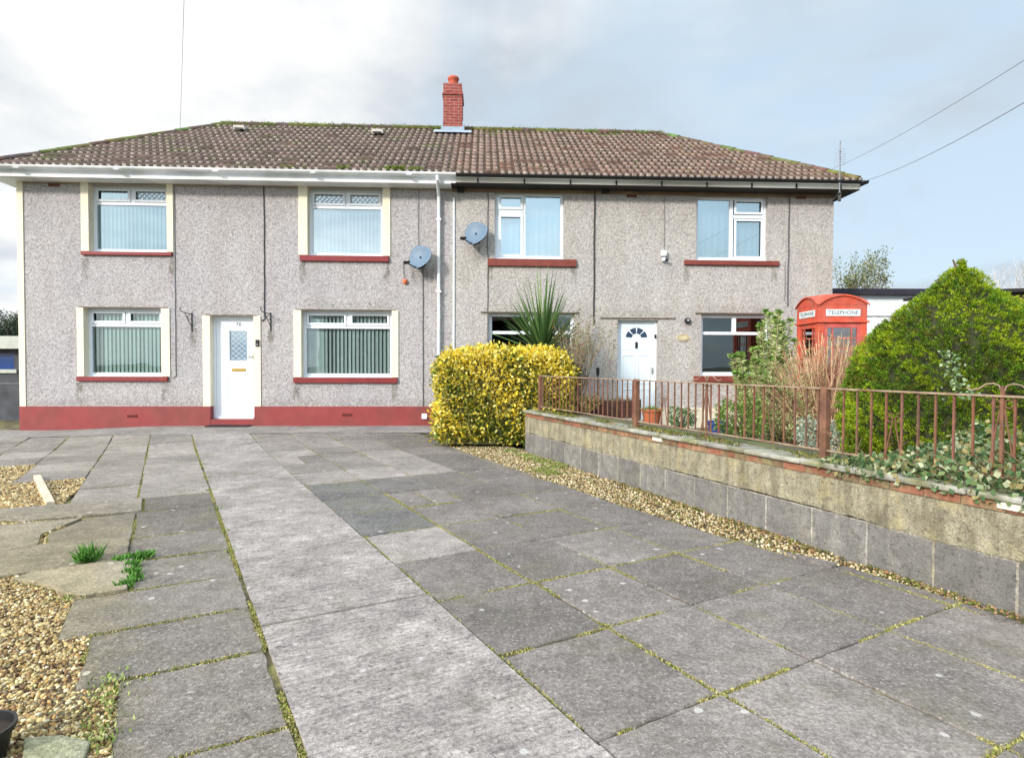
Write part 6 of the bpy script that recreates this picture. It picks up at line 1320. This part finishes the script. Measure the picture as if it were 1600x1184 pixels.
# corrugated lean-to roof
l0 = at(1566, 497, 10.6); l1 = at(1606, 548, 9.3); lr = empty('lean_to_roof', (l0.x, 10.6, 0), 0, 'pale blue corrugated sheet roof sloping down beside the timber shed', 'lean-to'); vs = []; n = 40
for i in range(n+1):
    x = i*1.8/n; zw = .02*math.sin(i*1.57); vs += [(x, 0, l0.z+zw), (x+.25, l1.y-10.6, l1.z+.1+zw)]
MB().add(vs, [(2*i, 2*i+2, 2*i+3, 2*i+1) for i in range(n)]).build('sheet', mat('pale_blue_sheet', lin(170, 190, 226), .3, .08, 5), lr, smooth=True)
MB().box((.0, -.03, l0.z-.03), (1.8, .03, l0.z+.03)).box((.05, -.03, 0), (.1, .03, l0.z)).box((1.7, -.03, 0), (1.78, .03, l0.z)).box((.30, l1.y-10.6, 0), (.35, l1.y-10.55, l1.z+.07)).build('frame', CLAD, lr)

def tree(name, px, Y, ytop, w_px, label, leafcols, nleaf, col, seed, depth=4, spread=.42, trunk_px=0, grp=None):
    random.seed(seed); c = at(px, 592, Y); r_ = empty(name, (c.x, c.y, -.05), 0, label, 'tree', grp); H_ = at(px, ytop, Y).z; Wd = w_px/F*Y; mb = MB(); tips = []
    th = H_*.42; mb.tube([(0, 0, 0), (.03, .02, th*.5), (0, .0, th)], [H_*.022, H_*.018, H_*.014], 8, col); mb.build('trunk', BARK, r_); mb = MB()
    for k in range(7): an = k*.9+random.uniform(-.3, .3); branch(mb, (0, 0, th*random.uniform(.75, 1.0)), (math.cos(an)*.7, math.sin(an)*.7, random.uniform(.5, 1.3)), H_*.21, H_*.009, depth, spread, tips, 3, .12, col, .74, (2, 3))
    # normalise the crown into the outline it has
    P = np.array(mb.v); zmx = P[:, 2].max(); xm = np.percentile(np.abs(P[:, 0]), 98); sz = (H_-th)/(zmx-th); sxy = Wd/2/xm
    def tf(v): return (v[0]*sxy, v[1]*sxy, th+(v[2]-th)*sz if v[2] > th else v[2])
    mb.v = [tf(v) for v in mb.v]; mb.build('crown', BARK, r_)
    if nleaf:
        T_ = np.array([tf(t_[0]) for t_ in tips]); P_ = np.repeat(T_, nleaf, 0)+RNG.normal(0, .10, (len(T_)*nleaf, 3)); n = len(P_); V, Q, C = leaves(P_, RNG.normal(0, 1, (n, 3)), wd_(n, .06, .12), wd_(n, .04, .07), pick(leafcols, n, j=.25)); np_mesh('leaves', V, Q, C, LEAFM, r_)
    return r_
tree('garden_tree', 1352, 24, 388, 78, 'small sparse leafy tree showing above the white garage roof', [lin(120, 130, 90), lin(96, 110, 72), lin(150, 150, 110)], 6, lin(120, 105, 90), 3, 4)
tree('bare_tree', 1585, 40, 398, 150, 'pale leafless tree behind the timber shed at the right edge', None, 0, lin(190, 184, 180), 5, 5, .5)
tree('bare_tree', 1545, 44, 418, 110, 'second smaller pale leafless tree left of the one behind the shed', None, 0, lin(196, 192, 190), 9, 5, .5)
tree('garden_tree', 6, 30, 484, 90, 'dark evergreen tree above the outbuilding at the left edge', [lin(62, 78, 58), lin(84, 98, 76), lin(50, 64, 48)], 26, lin(90, 80, 70), 6, 4)
random.seed(11)
# outbuilding on the left edge
a0 = at(31, 655, 15.0); zt = at(14, 525, 14.8).z; zf = at(14, 545, 15).z
ob = empty('outbuilding', (-17, 15, 0), 0, 'dark walled outbuilding with pale flat fascia and blue window at the left edge', 'outbuilding'); Wd = 5.6
mb = MB(); wx0, wx1 = at(-30, 560, 15).x+17, at(22, 560, 15).x+17; wz0, wz1 = at(10, 577, 15).z, at(10, 552, 15).z
wall_face(mb, 0, Wd, -.05, zf, [(wx0, wz0, wx1, wz1)]); mb.box((Wd-.02, .0, -.05), (Wd, 5, zf)); mb.build('wall', mat('dark_render', (.07, .075, .085), .9, .3, 3), ob)
MB().box((-.2, -.25, zf), (Wd+.25, 5.2, zt)).build('roof', mat('pale_fascia', lin(178, 182, 172), .7, .1, 4), ob)
wo = MB().box((wx0-.02, -.04, wz0-.09), (wx1+.08, .06, wz0)).build('window', mat('pale_fascia'), ob)
MB().add([(wx0, .06, wz0), (wx1, .06, wz0), (wx1, .06, wz1), (wx0, .06, wz1)], [(0, 1, 2, 3)]).build('pane', mat('blue_glass', lin(30, 62, 120), .1, .3, 3), wo)
MB().box((0, -.012, .85), (Wd, 0, .89)).build('rail', mat('grey_rail', (.12, .13, .14), .8), ob)

# ------------------------------------------------------------------ houses across the road (seen in the window reflections)
oh = empty('house_across_the_road', (-3, -26, 0), 0, 'brown roofed pale rendered house across the road, mirrored in the ground floor windows', 'house')
hs = [(-7+k*3.4, 1.0, -5.6+k*3.4, 2.2) for k in range(5)]+[(-7+k*3.4, 3.5, -5.6+k*3.4, 4.7) for k in range(5)]
mb = MB(); wall_face(mb, 9.5, -9.5, -.1, 5.3, [(-h[0], h[1], -h[2], h[3]) for h in []])
mb.box((-9.5, -7, -.1), (9.5, 0, 5.3)); mb.build('wall', mat('far_render', lin(178, 168, 150), .9, .15, 3), oh)
for h in hs:
    f = MB().box((h[0], .0, h[1]), (h[2], .05, h[3])).build('window', WHITE, oh)
    MB().add([(h[0]+.07, .055, h[1]+.07), (h[2]-.07, .055, h[1]+.07), (h[2]-.07, .055, h[3]-.07), (h[0]+.07, .055, h[3]-.07)], [(3, 2, 1, 0)]).build('pane', mat('far_pane', (.03, .04, .05), .1), f)
MB().add([(-10, .4, 5.2), (10, .4, 5.2), (10, -7.4, 5.2), (-10, -7.4, 5.2), (-8, -3.5, 7.4), (8, -3.5, 7.4)], [(1, 0, 4, 5), (3, 2, 5, 4), (0, 3, 4), (2, 1, 5), (0, 1, 2, 3)]).build('roof', mat('far_roof', lin(112, 86, 74), .85, .2, 6), oh)
rd = MB().box((-60, -18, -.055), (60, -9, -.03)).build('road', mat('asphalt', (.06, .06, .062), .9, .2, 4)); rd['kind'] = 'structure'
